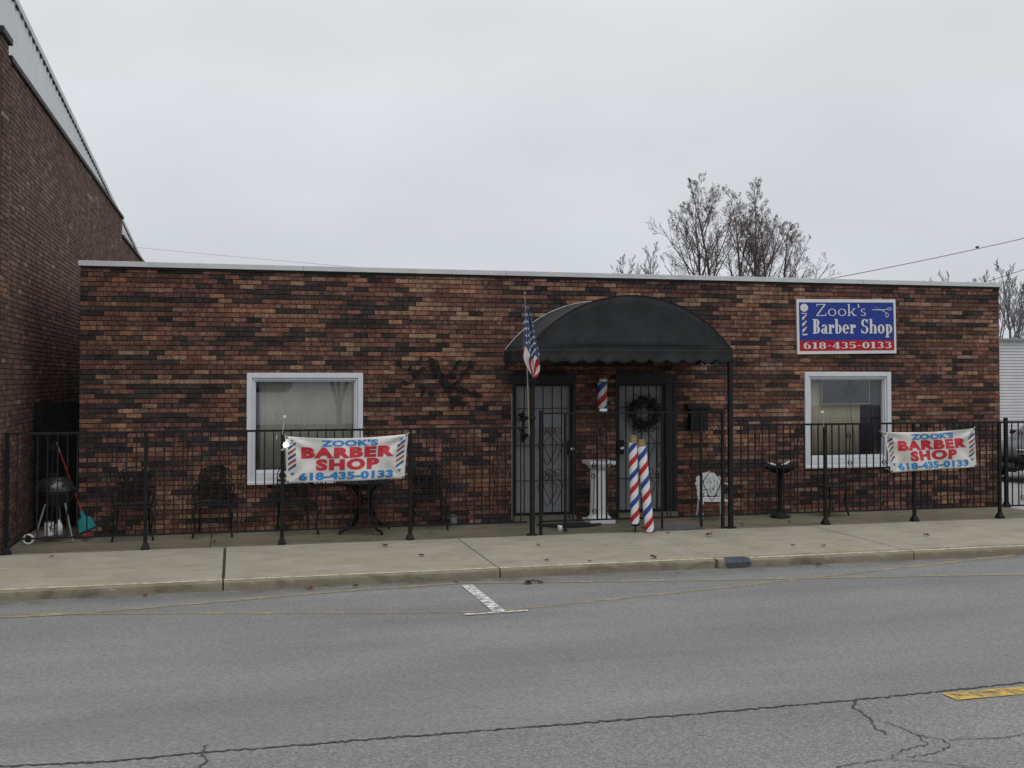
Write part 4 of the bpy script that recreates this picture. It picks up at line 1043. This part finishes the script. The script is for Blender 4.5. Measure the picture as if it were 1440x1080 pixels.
# ------------------------------------------------------------------ cast patio furniture
def cast_chair(name, mat, arms=True, hgt=0.92, w=0.5, lace=1):
    t = empty(name, (0, 0, 0)); hw = w/2; sh = hgt*0.47; dp = 0.44
    # seat: pierced ring of bars in a frame; faces -Y
    MB().tube([(-hw+.03, -dp/2, sh), (hw-.03, -dp/2, sh), (hw, -dp/2+.05, sh), (hw-.04, dp/2, sh), (-hw+.04, dp/2, sh), (-hw, -dp/2+.05, sh), (-hw+.03, -dp/2, sh)], 0.014, 6).build('seat_frame', mat, t)
    q = MB()
    for k in range(9):
        x = -hw+.06+(w-.12)*k/8; q.box(x-.011, x+.011, -dp/2+.01, dp/2-.01, sh-.004, sh+.005)
    q.box(-hw+.02, hw-.02, -.02, .02, sh-.0045, sh+.0045); q.build('seat', mat, t)
    for sx in (-1, 1):
        MB().tube([(sx*(hw-.03), -dp/2+.01, sh), (sx*(hw+.01), -dp/2-.02, sh*.7), (sx*(hw-.02), -dp/2, sh*.3), (sx*(hw+.012), -dp/2-.035, 0.012)], [.02, .018, .014, .018], 6).build('leg', mat, t)
        MB().tube([(sx*(hw-.05), dp/2, sh), (sx*(hw-.04), dp/2+.02, sh*.5), (sx*(hw-.03), dp/2+.06, 0.012)], [.018, .014, .016], 6).build('leg', mat, t)
    # back: arched frame with scrolls and leaf plates
    top = hgt; bw_ = hw-.03
    P = [(-bw_+.02, dp/2, sh), (-bw_, dp/2+.03, sh+.18)]+[(bw_*math.cos(PI-a), dp/2+.05+.03*math.sin(a), top-.14+.14*math.sin(a)) for a in [PI*i/12 for i in range(13)]]+[(bw_, dp/2+.03, sh+.18), (bw_-.02, dp/2, sh)]
    MB().tube(P, 0.008, 6).build('back_frame', mat, t)
    r_ = random.Random(3); q = MB()
    for i in range(7):
        for j in range(6):
            x = -bw_*.84+bw_*1.68*i/6; z = sh+.06+(top-sh-.13)*j/5
            if z > top-.16+.14*math.sqrt(max(0, 1-(x/bw_)**2)): continue
            c = Vector((x+r_.uniform(-.012, .012), dp/2+.045+.02*(z-sh), z)); a = r_.uniform(0, PI); l_ = r_.uniform(.032, .05)*lace
            u = Vector((math.cos(a), 0, math.sin(a)))*l_; v = Vector((-math.sin(a), 0, math.cos(a)))*l_*.5
            n_ = len(q.v)
            for y in (-.005, .005):
                for k in range(6):
                    b_ = 2*PI*k/6; pp = c+u*math.cos(b_)+v*math.sin(b_); q.v.append((pp.x, pp.y+y, pp.z))
            q.f += [tuple(n_+k for k in range(6)), tuple(n_+6+k for k in range(6))[::-1]]+[(n_+k, n_+6+k, n_+6+(k+1) % 6, n_+(k+1) % 6) for k in range(6)]
    q.build('back_lattice', mat, t)
    for sx in (-1, 1):
        flatp = spiral(sx*bw_*.38, sh+.24, .01, .085, R(90), 1.6*sx)
        MB().tube([(p[0], dp/2+.05, p[1]) for p in flatp], .008, 5).build('back_scroll', mat, t)
    if arms:
        for sx in (-1, 1):
            MB().tube([(sx*bw_, dp/2+.03, sh+.24), (sx*(hw+.02), dp/4, sh+.235), (sx*(hw+.03), -dp/4, sh+.215), (sx*(hw+.02), -dp/2+.02, sh+.19), (sx*(hw-.0), -dp/2+.03, sh+.09), (sx*(hw-.02), -dp/2+.03, sh)], .014, 6).build('arm', mat, t)
    return t
def put(o, x, y, rz, label, cat, group=None, z=-0.004):
    o.location = (x, y, z); o.rotation_euler = (0, 0, R(rz)); tag(o, label, cat, group); return o
ch = cast_chair('patio_chair', M['iron_worn'], True, 0.95, 0.50); GC = 'black cast metal patio chairs along the wall'
put(ch, -1.33, -0.36, 4, 'black cast patio chair nearest to the kettle grill', 'chair', GC)
put(copy_tree(ch), -0.27, -0.30, -3, 'black cast patio chair left of the left window', 'chair', GC)
put(copy_tree(ch), 0.85, -0.38, 8, 'black cast patio chair at left end of banner, beside round table', 'chair', GC)
put(copy_tree(ch), 2.74, -0.32, -6, 'black cast patio chair right of the round table', 'chair', GC)
tb = empty('patio_table', (0, 0, 0))
MB().lathe([(0.02, .70), (.40, .70), (.415, .71), (.41, .725), (.02, .728)], 28).build('tabletop', M['iron_worn'], tb)
MB().lathe([(.02, .46), (.09, .46), (.09, .475), (.02, .475)], 14).build('centre_ring', M['iron_worn'], tb)
for k in range(4):
    a = R(28+90*k); c, s_ = math.cos(a), math.sin(a)
    MB().tube([(c*r0, s_*r0, z0) for r0, z0 in ((.34, .70), (.20, .64), (.10, .52), (.09, .42), (.15, .28), (.19, .18), (.30, .07), (.40, .045), (.43, .014))], [.016, .018, .02, .02, .02, .02, .02, .022, .016], 7).build('leg', M['iron_worn'], tb, True)
put(tb, 1.80, -0.46, 0, 'round black cast metal table with curved legs below the left banner', 'table')
wc = cast_chair('garden_chair', M['white_iron'], True, 0.66, 0.44, 1.1)
for k_, (xx, zz, rr) in enumerate(((-.15, .60, .05), (-.08, .645, .055), (0, .665, .06), (.08, .645, .055), (.15, .60, .05))):
    q = MB().lathe([(.012, -.008), (rr, -.006), (rr, .006), (.012, .008)], 14); q.xf(Matrix.Translation((xx, .285+.002*k_, zz)) @ Matrix.Rotation(R(90), 4, 'X')); q.build('crest_lobe', M['white_iron'], wc)
put(wc, 7.16, -0.42, -12, 'small white lacy cast iron chair behind the right awning post', 'chair')
MB().box(-.19, .19, -.235, -.222, .225, .325).build('seat_apron', M['white_iron'], wc)
bb = empty('bird_bath', (0, 0, 0))
MB().lathe([(.02, 0), (.16, 0), (.15, .03), (.05, .06), (.035, .12), (.03, .5), (.04, .66), (.09, .70), (.02, .70)], 18).build('stem', M['iron_worn'], bb, True)
MB().lathe([(.03, .70), (.12, .70), (.22, .755), (.255, .80), (.25, .805), (.2, .765), (.03, .74)], 24).build('bowl', M['iron_worn'], bb, True)
put(bb, 8.31, -0.42, 0, 'dark pedestal bowl standing before the wall left of right window', 'bird bath')
tr = MB()
for (x, z, a, l_) in ((8.17, .835, -.25, .07), (8.43, .85, .5, .06), (8.37, .828, .2, .035)):
    c = Vector((x, -0.43, z)); u = Vector((math.cos(a), 0, math.sin(a)))*l_; tr.tube([c-u, c, c+u], [.008, .017, .010], 7)
tag(tr.build('paper_scraps', M['white']), 'white crumpled scraps lying in the dark pedestal bowl', 'paper')
st = empty('side_table', (0, 0, 0))
MB().lathe([(.02, .47), (.27, .47), (.275, .485), (.02, .49)], 22).build('tabletop', M['iron_worn'], st)
for k in range(3):
    a = R(100+120*k); MB().tube([(math.cos(a)*.2, math.sin(a)*.2, .47), (math.cos(a)*.17, math.sin(a)*.17, .25), (math.cos(a)*.23, math.sin(a)*.23, .01)], .016, 6).build('leg', M['iron_worn'], st)
put(st, 9.23, -0.45, 0, 'low round dark metal table below the right window', 'table')

# ------------------------------------------------------------------ kettle grill and clutter in the left corner
gr = empty('kettle_grill', (0, 0, 0)); cz = .66
MB().lathe([(.02, cz-.20), (.12, cz-.185), (.21, cz-.12), (.255, cz-.01), (.26, cz), (.02, cz)], 26).build('bowl', M['enamel'], gr, True)
lid = MB().lathe([(.02, cz+.004), (.265, cz+.004), (.262, cz+.03), (.22, cz+.13), (.13, cz+.19), (.02, cz+.205)], 26).build('lid', M['enamel'], gr, True)
MB().tube([(-.06, -.06, cz+.19), (-.05, -.07, cz+.24), (.05, -.07, cz+.24), (.06, -.06, cz+.19)], .010, 6).build('lid_handle', M['iron'], lid)
MB().lathe([(.001, 0), (.03, 0), (.03, .006), (.001, .006)], 12).xf(Matrix.Translation((.14, -.19, cz+.11)) @ Matrix.Rotation(R(55), 4, 'X')).build('vent', M['iron_worn'], lid)
for (a, b_) in (((-.10, -.14, cz-.14), (-.22, -.26, .05)), ((.14, -.12, cz-.14), (.26, -.25, .02)), ((.02, .15, cz-.14), (.05, .3, .02))):
    MB().tube([a, b_], .0125, 7).build('leg', M['steel'], gr)
MB().tube([(-.30, -.26, .075), (.26, -.25, .085)], .010, 6).build('axle', M['steel'], gr)
wh = MB().tube([(-.285+.058*math.cos(k*PI/10), -.275, .075+.058*math.sin(k*PI/10)) for k in range(21)], .016, 8, False).build('wheel', M['white'], gr, True)
MB().lathe([(.001, 0), (.05, 0), (.05, .01), (.001, .01)], 16).xf(Matrix.Translation((-.285, -.27, .075)) @ Matrix.Rotation(R(90), 4, 'X')).build('hub', M['iron'], wh)
put(gr, -2.33, -0.30, 0, 'black kettle grill on silver legs with white-rimmed wheel, left corner', 'grill')
c1 = empty('paint_can', (-2.395, -0.22, 0), 'white can with dark lid standing under the kettle grill', 'can')
MB().lathe([(.01, .09), (.062, .09), (.062, .26), (.01, .26)], 18, (-2.395, -0.36, 0)).build('body', M['white'], c1); MB().lathe([(.01, .261), (.055, .261), (.055, .272), (.01, .272)], 18, (-2.395, -0.36, 0)).build('lid', M['steel'], c1)
c2 = empty('plastic_bottle', (-2.27, -0.3, 0), 'white plastic bottle beside the can under the kettle grill', 'bottle')
MB().lathe([(.01, .09), (.045, .09), (.048, .2), (.03, .25), (.016, .26), (.016, .29), (.005, .29)], 16, (-2.27, -0.36, 0)).build('body', M['white'], c2, True); MB().lathe([(.01, .291), (.018, .291), (.018, .31), (.01, .31)], 12, (-2.27, -0.36, 0)).build('cap', M['teal'], c2)
br = empty('broom', (-1.95, -0.05, 0), 'broom with red handle and teal head leaning in the left corner', 'broom')
A_, B_ = Vector((-2.43, 0.46, 1.27)), Vector((-2.02, -0.10, 0.36))
MB().tube([A_, A_.lerp(B_, .14)], .012, 7).build('handle_grip', M['steel'], br); MB().tube([A_.lerp(B_, .14), B_], .012, 7).build('handle', M['red_dark'], br)
q = MB(); d = (B_-A_).normalized(); sd2 = d.cross(Vector((0, 1, 0))).normalized(); nn = sd2.cross(d)
rowp = [(0, .02, .018), (.10, .025, .02), (.13, .085, .028), (.30, .115, .03)]
for (h, hw_, th) in rowp:
    for sx, sy in ((-1, -1), (1, -1), (1, 1), (-1, 1)): q.v.append(tuple(B_+d*h+sd2*hw_*sx+nn*th*sy))
for i in range(3):
    for k in range(4): q.f.append((i*4+k, i*4+(k+1) % 4, i*4+4+(k+1) % 4, i*4+4+k))
q.f += [(3, 2, 1, 0), (12, 13, 14, 15)]; q.build('head', M['teal'], br)
tag(MB().lathe([(.002, 0), (.03, .005), (.045, .03), (.045, .055), (.03, .075), (.002, .08)], 14, (-1.93, -0.36, 0.02)).build('red_ball', M['red'], smooth=True), 'small red ball on the ground below the broom head', 'ball')
# tins, mats, cup
sc_ = empty('tin_bucket', (3.13, -0.2, 0), 'small silver tin standing by the wall right of the chairs', 'tin')
MB().lathe([(.01, -.004), (.055, -.004), (.065, .12), (.06, .12), (.05, .01), (.01, .008)], 18, (3.13, -0.2, 0)).build('body', M['steel'], sc_); MB().tube([(3.13+.062*math.cos(a), -0.2, .12+.05*math.sin(a)) for a in [PI*i/8 for i in range(9)]], .003, 4).build('bail', M['steel'], sc_)
q = MB().lathe([(.01, -.003), (.026, -.003), (.034, .085), (.031, .085), (.024, .005), (.01, .004)], 16, (4.50, -1.10, 0)); tag(q.build('paper_cup', M['white'], smooth=True), 'white paper cup on the ground before the left door', 'cup')
q = MB(); N = 24; pts = [(4.86+.50*math.cos(PI+PI*i/N), -0.36+.40*math.sin(PI+PI*i/N)) for i in range(N+1)]
q.v = [(x, y, -.004) for x, y in pts]+[(x, y, .014) for x, y in pts]; q.f = [tuple(range(N+1))[::-1], tuple(range(N+1, 2*N+2))]+[(i, i+1, N+2+i, N+1+i) for i in range(N)]+[(N, 0, N+1, 2*N+1)]
tag(q.build('door_mat', M['rubber']), 'black half-round rubber mat before the left door', 'mat')
q = MB().box(5.78, 6.62, -1.33, -0.95, -0.003, 0.014); tag(q.build('door_mat', M['mat_grey'], bevel=.004), 'grey woven mat before the right door, beside striped poles', 'mat')
# solar stake lamps on posts
for (x, zt, lean, lb) in ((0.612, FZT+.05, .025, 'thin silver solar stake lamp on railing post before left window'), (8.53, FZT+.05, -.03, 'thin silver solar stake lamp on railing post before right window')):
    so = empty('stake_lamp', (x, FY, zt), lb, 'lamp')
    MB().tube([(x, FY-.02, zt-.10), (x+lean, FY-.03, zt+.12)], .008, 6).build('stem', M['chrome'], so); MB().lathe([(.002, 0), (.02, 0), (.022, .02), (.018, .032), (.002, .034)], 12, (x+lean, FY-.03, zt+.115)).build('head', M['white'], so)
bl = empty('lamp_bulb', (.66, FY-.1, 1.3), 'small glowing bulb at the upper left corner of the left banner', 'lamp')
MB().lathe([(.002, -.03), (.018, -.024), (.029, 0), (.018, .024), (.002, .03)], 14, (.645, FY-.125, 1.315)).build('bulb', M['bulb'], bl, True); MB().tube([(.60, FY-.06, 1.24), (.62, FY-.10, 1.25), (.635, FY-.12, 1.285)], .012, 6).build('socket', M['white'], bl)

# ------------------------------------------------------------------ fallen leaves
lf = MB(); r_ = random.Random(12)
ang = [i*2*PI/14 for i in range(14)]; rad = [1, .45, .8, .4, .9, .45, .6, .3, .6, .45, .9, .4, .8, .45]
lf.v = [(0, 0, 0.010)]+[(.05*rr*math.cos(a), .05*rr*math.sin(a), .004+.018*abs(math.sin(a*1.5))) for a, rr in zip(ang, rad)]; lf.f = [(0, 1+i, 1+(i+1) % 14) for i in range(14)]
LFm = [lf.mesh('fallen_leaf', M['leaf']), lf.mesh('fallen_leaf', M['leaf_red'])]
spots = [(-2.148, -1.739, 0), (2.228, -2.79, 0), (3.84, -2.33, 0), (3.63, -3.47, 0), (4.1, -3.66, 0), (4.93, -3.6, 0), (6.37, -2.05, 0), (7.05, -3.14, 0), (7.40, -3.29, 0), (9.27, -2.78, 0), (-.25, -1.0, 0), (1.9, -1.9, 0), (4.55, -1.25, 0), (5.9, -1.7, 0), (7.3, -1.15, 0), (8.1, -1.1, 0), (3.20, -4.27, RZ), (3.30, -4.30, RZ), (3.26, -4.22, RZ), (3.16, -4.31, RZ), (.8, -4.0, RZ), (1.3, -4.02, RZ), (2.4, -4.03, RZ), (6.9, -4.03, RZ), (-.9, -4.0, RZ)]
LEAFLAB = ['dry brown leaf on the pavement in front of the kettle grill', 'dry leaf on the pavement below right end of left banner', 'dry leaf on the pavement below the flag', 'dry leaf near the kerb, left of two before the left door',
  'dry leaf near the kerb, right of two before the left door', 'dry leaf at kerb edge straight below the striped poles', 'largest dry brown leaf, on pavement before the white chair', 'dry leaf on the slab right of the blue kerb mark, left of a pair',
  'dry leaf on the slab right of the blue kerb mark, right of a pair', 'dry leaf on the pavement below left end of right banner', 'dry leaf on the dark patio before the second chair', 'dry leaf on the pavement below the middle of left banner',
  'dry leaf on the patio beside the paper cup', 'dry leaf on the pavement beside the leaning striped pole', 'dry leaf on the patio right of the right awning post', 'dry leaf on the patio before the dark pedestal bowl',
  'reddish leaf on the road by the kerb, left middle of the small heap', 'reddish leaf on the road by the kerb, rightmost of the small heap', 'reddish leaf on the road by the kerb, farthest in the small heap', 'reddish leaf on the road by the kerb, leftmost of the small heap',
  'dry leaf in the gutter below the left banner, left one', 'dry leaf in the gutter below the left banner, right one', 'dry leaf in the gutter at the top of the white parking line', 'dry leaf in the gutter right of the blue kerb mark', 'dry leaf in the gutter left of the wide slab joint']
for i, (x, y, z) in enumerate(spots):
    big = i == 6 or 16 <= i <= 19
    o = link('fallen_leaf', LFm[1 if 16 <= i <= 19 else i % 2]); o.location = (x, y, z+.004); o.rotation_euler = (r_.uniform(-.2, .2), r_.uniform(-.2, .2), r_.uniform(0, 6)); s_ = r_.uniform(.9, 1.4)*(1.6 if i == 6 else 0.95); o.scale = (s_, s_*r_.uniform(.6, 1), s_*1.3)
    tag(o, LEAFLAB[i], 'leaf', 'dry leaves on the road' if z < 0 else 'dry leaves on the pavement')

# ------------------------------------------------------------------ bare trees
def tree(name, base, height, seed, label, group, spread=0.42, stems=3, mat=('bark', 'twig'), rmin=0.007, buds=True, dens=1.0, trunk_r=0.13):
    r_ = random.Random(seed); big = MB(); tw = MB(); bd = MB(); B = Vector(base)
    def grow(p, d, Ls, r0, lev):
        n = 6 if lev < 2 else 4; P = [p.copy()]; D = d.normalized()
        for i in range(n):
            D = (D+Vector((r_.gauss(0, .05), r_.gauss(0, .05), r_.gauss(0, .03)+(0.01 if lev == 0 else 0.05)))).normalized(); P.append(P[-1]+D*(Ls/n))
        r1 = max(rmin*.6, r0*(.10 if lev == 0 else .22 if lev == 1 else .5)); rad_ = [r0+(r1-r0)*i/n for i in range(n+1)]
        (big if lev < 2 else tw).tube(P, rad_, 6 if lev < 2 else 3, lev < 1)
        if lev >= 4:
            if buds:
                for i in (n-1, n):
                    c = P[i]+Vector((r_.gauss(0, .02), r_.gauss(0, .02), .02)); s_ = r_.uniform(.005, .011)
                    bd.quad(c-Vector((s_, 0, s_)), c+Vector((s_, 0, -s_)), c+Vector((s_*.5, s_, s_)), c+Vector((-s_, -s_*.5, s_)))
            return
        kids = {0: 14, 1: 8, 2: 6, 3: 4}[lev]*dens
        for k in range(int(round(kids))):
            t = .25+.72*(k+r_.random())/kids if lev else .28+.70*(k+r_.random())/kids
            j = min(n-1, int(t*n)); q0 = P[j].lerp(P[j+1], t*n-j); dl = (P[j+1]-P[j]).normalized()
            a = r_.uniform(0, 2*PI); perp = dl.cross(Vector((math.cos(a), math.sin(a), .2))).normalized()
            ang_ = (r_.uniform(.36, .70) if lev == 0 else r_.uniform(.42, .75))*(spread/.56)
            nd = (dl*math.cos(ang_)+perp*math.sin(ang_)+Vector((0, 0, .12))).normalized()
            grow(q0, nd, Ls*((1-t*.80)*r_.uniform(.52, .74) if lev == 0 else (1-t*.55)*r_.uniform(.36, .52)), max(rmin, (r0+(r1-r0)*t)*r_.uniform(.52, .68)), lev+1)
    fork = height*.24
    big.tube([B-Vector((0, 0, .2)), B+Vector((.02, 0, fork*.5)), B+Vector((0, .03, fork))], [trunk_r*1.35, trunk_r*1.05, trunk_r], 9)
    if isinstance(stems, int): stems = [(math.cos(2*PI*k/stems+.6)*.26*spread/.42, math.sin(2*PI*k/stems+.6)*.26*spread/.42, 1-.08*k) for k in range(stems)]
    for (lx, ly, rel) in stems:
        grow(B+Vector((0, 0, fork-.05)), Vector((lx, ly, 1)), (height-fork)*rel, trunk_r*.75, 0)
    t = empty(name, base, label, 'tree', group)
    big.build('trunk', M[mat[0]], t, True); c = tw.build('crown', M[mat[1]], t)
    if buds: bd.build('buds', M['bud'], c)
    return t
GT = 'bare trees beyond the shop roof'
tree('bare_tree', (17.35, 22, 0), 9.2, 31, 'tall bare budded tree above roof, left of the main group', GT, .74, [(-.14, .05, .95), (.02, -.1, 1.0)], rmin=.0052)
tree('bare_tree', (19.25, 23, 0), 9.3, 32, 'tall bare budded tree above roof, middle of the main group', GT, .74, [(-.12, .1, .96), (.08, -.05, .99)], rmin=.0052)
tree('bare_tree', (20.75, 23.5, 0), 8.5, 33, 'bare budded tree above roof, right and lowest of the main group', GT, .72, [(.0, .1, 1.0), (.14, -.05, .95)], rmin=.0052)
tree('bare_tree', (19.3, 33, 0), 8.0, 34, 'small bare treetop just showing above roof left of main group', GT, .5, [(-.14, .1, .93), (.05, .1, 1.0), (.0, .3, .9)], dens=.85, rmin=.0055)
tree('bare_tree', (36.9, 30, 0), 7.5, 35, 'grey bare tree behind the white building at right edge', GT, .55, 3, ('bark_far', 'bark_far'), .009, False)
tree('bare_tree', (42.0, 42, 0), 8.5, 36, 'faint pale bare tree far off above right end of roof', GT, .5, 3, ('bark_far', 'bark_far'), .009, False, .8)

# ------------------------------------------------------------------ white building and parked car to the right
wb = empty('white_building', (31, 20, 0), 'low white building with lapped siding beyond the right corner', 'building')
MB().box(26.2, 38, 18.05, 27, -0.12, 3.50).build('wall', M['siding'], wb)
q = MB(); z = 0.0
while z < 3.5:
    q.v += [(26.19, 18.045, z), (38, 18.045, z), (38, 18.012, z), (26.19, 18.012, z), (26.19, 18.045, z+.105), (38, 18.045, z+.105), (38, 18.040, z+.105), (26.19, 18.040, z+.105)]
    n_ = len(q.v)-8; q.f += [(n_+3, n_+2, n_+6, n_+7), (n_, n_+1, n_+2, n_+3), (n_+4, n_+7, n_+6, n_+5), (n_+1, n_+5, n_+6, n_+2), (n_, n_+3, n_+7, n_+4)]; z += .108
tag(q.build('siding_boards', M['siding'], wb), kind='stuff')
q = MB(); q.v = [(26.0, 17.9, 3.50), (38.2, 17.9, 3.66), (38.2, 27.2, 3.66), (26.0, 27.2, 3.50), (26.0, 17.9, 3.58), (38.2, 17.9, 3.74), (38.2, 27.2, 3.74), (26.0, 27.2, 3.58)]
q.f = [(3, 2, 1, 0), (4, 5, 6, 7), (0, 1, 5, 4), (1, 2, 6, 5), (2, 3, 7, 6), (3, 0, 4, 7)]; q.build('roof', M['steel'], wb)
cr = empty('parked_car', (0, 0, 0))
# side profile (x forward = -x end is the nose), lofted across the width
prof = [(-2.15, .32, .55), (-2.12, .55, .78), (-1.95, .74, .84), (-1.0, .88, .86), (-.9, .90, .86), (1.35, .96, .86), (2.0, .98, .84), (2.2, .80, .80), (2.22, .36, .74)]
q = MB()
for (x, zt, hw_) in prof:
    for (fy, fz) in ((-1, .0), (-1.0, .55), (-.93, .92), (-.6, 1.0), (.6, 1.0), (.93, .92), (1, .55), (1, .0)):
        q.v.append((x, fy*hw_, .22+(zt-.22)*fz))
k = 8
for i in range(len(prof)-1):
    for j in range(k): a = i*k+j; b_ = i*k+(j+1) % k; q.f.append((a, b_, b_+k, a+k))
q.f += [tuple(range(k)), tuple((len(prof)-1)*k+j for j in range(k))[::-1]]
bo = q.build('body', M['car_paint'], cr, True); sb = bo.modifiers.new('s', 'SUBSURF'); sb.levels = 1; sb.render_levels = 1
q = MB()
for (x, z, hw_) in ((-1.02, .84, .76), (-.28, 1.36, .60), (.85, 1.40, .60), (1.75, .92, .72)):
    for sx in (-1, 1): q.v.append((x, sx*hw_, z))
for (x, hw_) in ((-1.0, .77), (1.72, .74)):
    for sx in (-1, 1): q.v.append((x, sx*hw_, .80))
q.f = [(0, 1, 3, 2), (4, 5, 7, 6), (0, 2, 4, 6), (1, 7, 5, 3)]; q.build('windows', M['car_glass'], cr)
q = MB()
q.v = [(-.30, -.61, 1.355), (-.30, .61, 1.355), (.87, .61, 1.395), (.87, -.61, 1.395), (-.2, -.5, 1.43), (-.2, .5, 1.43), (.75, .5, 1.45), (.75, -.5, 1.45)]
q.f = [(3, 2, 1, 0), (4, 5, 6, 7), (0, 1, 5, 4), (1, 2, 6, 5), (2, 3, 7, 6), (3, 0, 4, 7)]; q.build('roof', M['car_paint'], cr)
for sx in (-1, 1):
    for xw in (-1.35, 1.4):
        w_ = MB().lathe([(.12, -.1), (.30, -.1), (.32, -.06), (.32, .06), (.30, .1), (.12, .1)], 20).xf(Matrix.Translation((xw, sx*.78, .316)) @ Matrix.Rotation(R(90), 4, 'X')).build('wheel', M['rubber'], cr)
        MB().lathe([(.02, -.105), (.19, -.105), (.19, .105), (.02, .105)], 14).xf(Matrix.Translation((xw, sx*.78, .316)) @ Matrix.Rotation(R(90), 4, 'X')).build('rim', M['steel'], w_)
    MB().box(-2.16, -2.0, sx*.66-.13, sx*.66+.13, .60, .70).build('headlight', M['chrome'], cr, bevel=.02); MB().box(2.16, 2.235, sx*.62-.12, sx*.62+.12, .62, .74).build('tail_light', M['red'], cr, bevel=.01)
    MB().box(-.80, -.70, sx*.84-.07, sx*.84+.07, .92, 1.02).build('wing_mirror', M['car_paint'], cr, bevel=.02)
put(cr, 17.75, 4.2, 8, 'black car parked on the lot beyond the right corner, partly in view', 'car', z=0)

# overhead wires
def wire(p0, p1, sag, r, label):
    p0, p1 = Vector(p0), Vector(p1); P = [p0.lerp(p1, t/16)-Vector((0, 0, sag*4*(t/16)*(1-t/16))) for t in range(17)]
    o = MB().tube(P, r, 5).build('overhead_wire', M['wire']); tag(o, label, 'wire', 'overhead wires'); return o, P
wire((14.4, 12.2, 4.62), (27, 12, 7.33), .12, .011, 'upper overhead wire with a clamp rising to the right edge')
tag(MB().lathe([(.002, -.07), (.03, -.05), (.035, 0), (.03, .05), (.002, .07)], 8).xf(Matrix.Translation((21.45, 12.09, 6.07)) @ Matrix.Rotation(R(78), 4, 'Y')).build('wire_clamp', M['wire']), 'small dark clamp on the upper overhead wire', 'clamp')
wire((28, 25, 5.3), (38, 25, 8.35), .1, .014, 'lower overhead wire crossing the grey tree at right')
wire((-9, 25, 7.25), (8, 25, 6.10), .06, .005, 'faint overhead wire behind the roof at upper left')

# ------------------------------------------------------------------ across the street (seen mirrored in the panes)
hz = empty('house_opposite', (-6, -40, 0), 'low tan house across the street, mirrored in the left window', 'house')
MB().box(-14, 1.0, -46, -38, -0.12, 3.2).build('wall', M['stucco'], hz)
q = MB(); q.v = [(-14.5, -37.5, 3.2), (2.7, -37.5, 3.2), (2.7, -46.5, 3.2), (-14.5, -46.5, 3.2), (-14.5, -42, 5.4), (2.7, -42, 5.4)]
q.f = [(0, 1, 5, 4), (2, 3, 4, 5), (1, 2, 5), (3, 0, 4), (3, 2, 1, 0)]; q.build('roof', M['roofing'], hz)
tree('bare_tree', (4.6, -34, 0), 8.5, 41, 'bare tree across the street, mirrored in the left window', 'bare trees across the street', .5, 3, buds=False)
tree('bare_tree', (-0.5, -31, 0), 9.5, 42, 'bare tree across the street, in front of the tan house', 'bare trees across the street', .45, 3, buds=False)
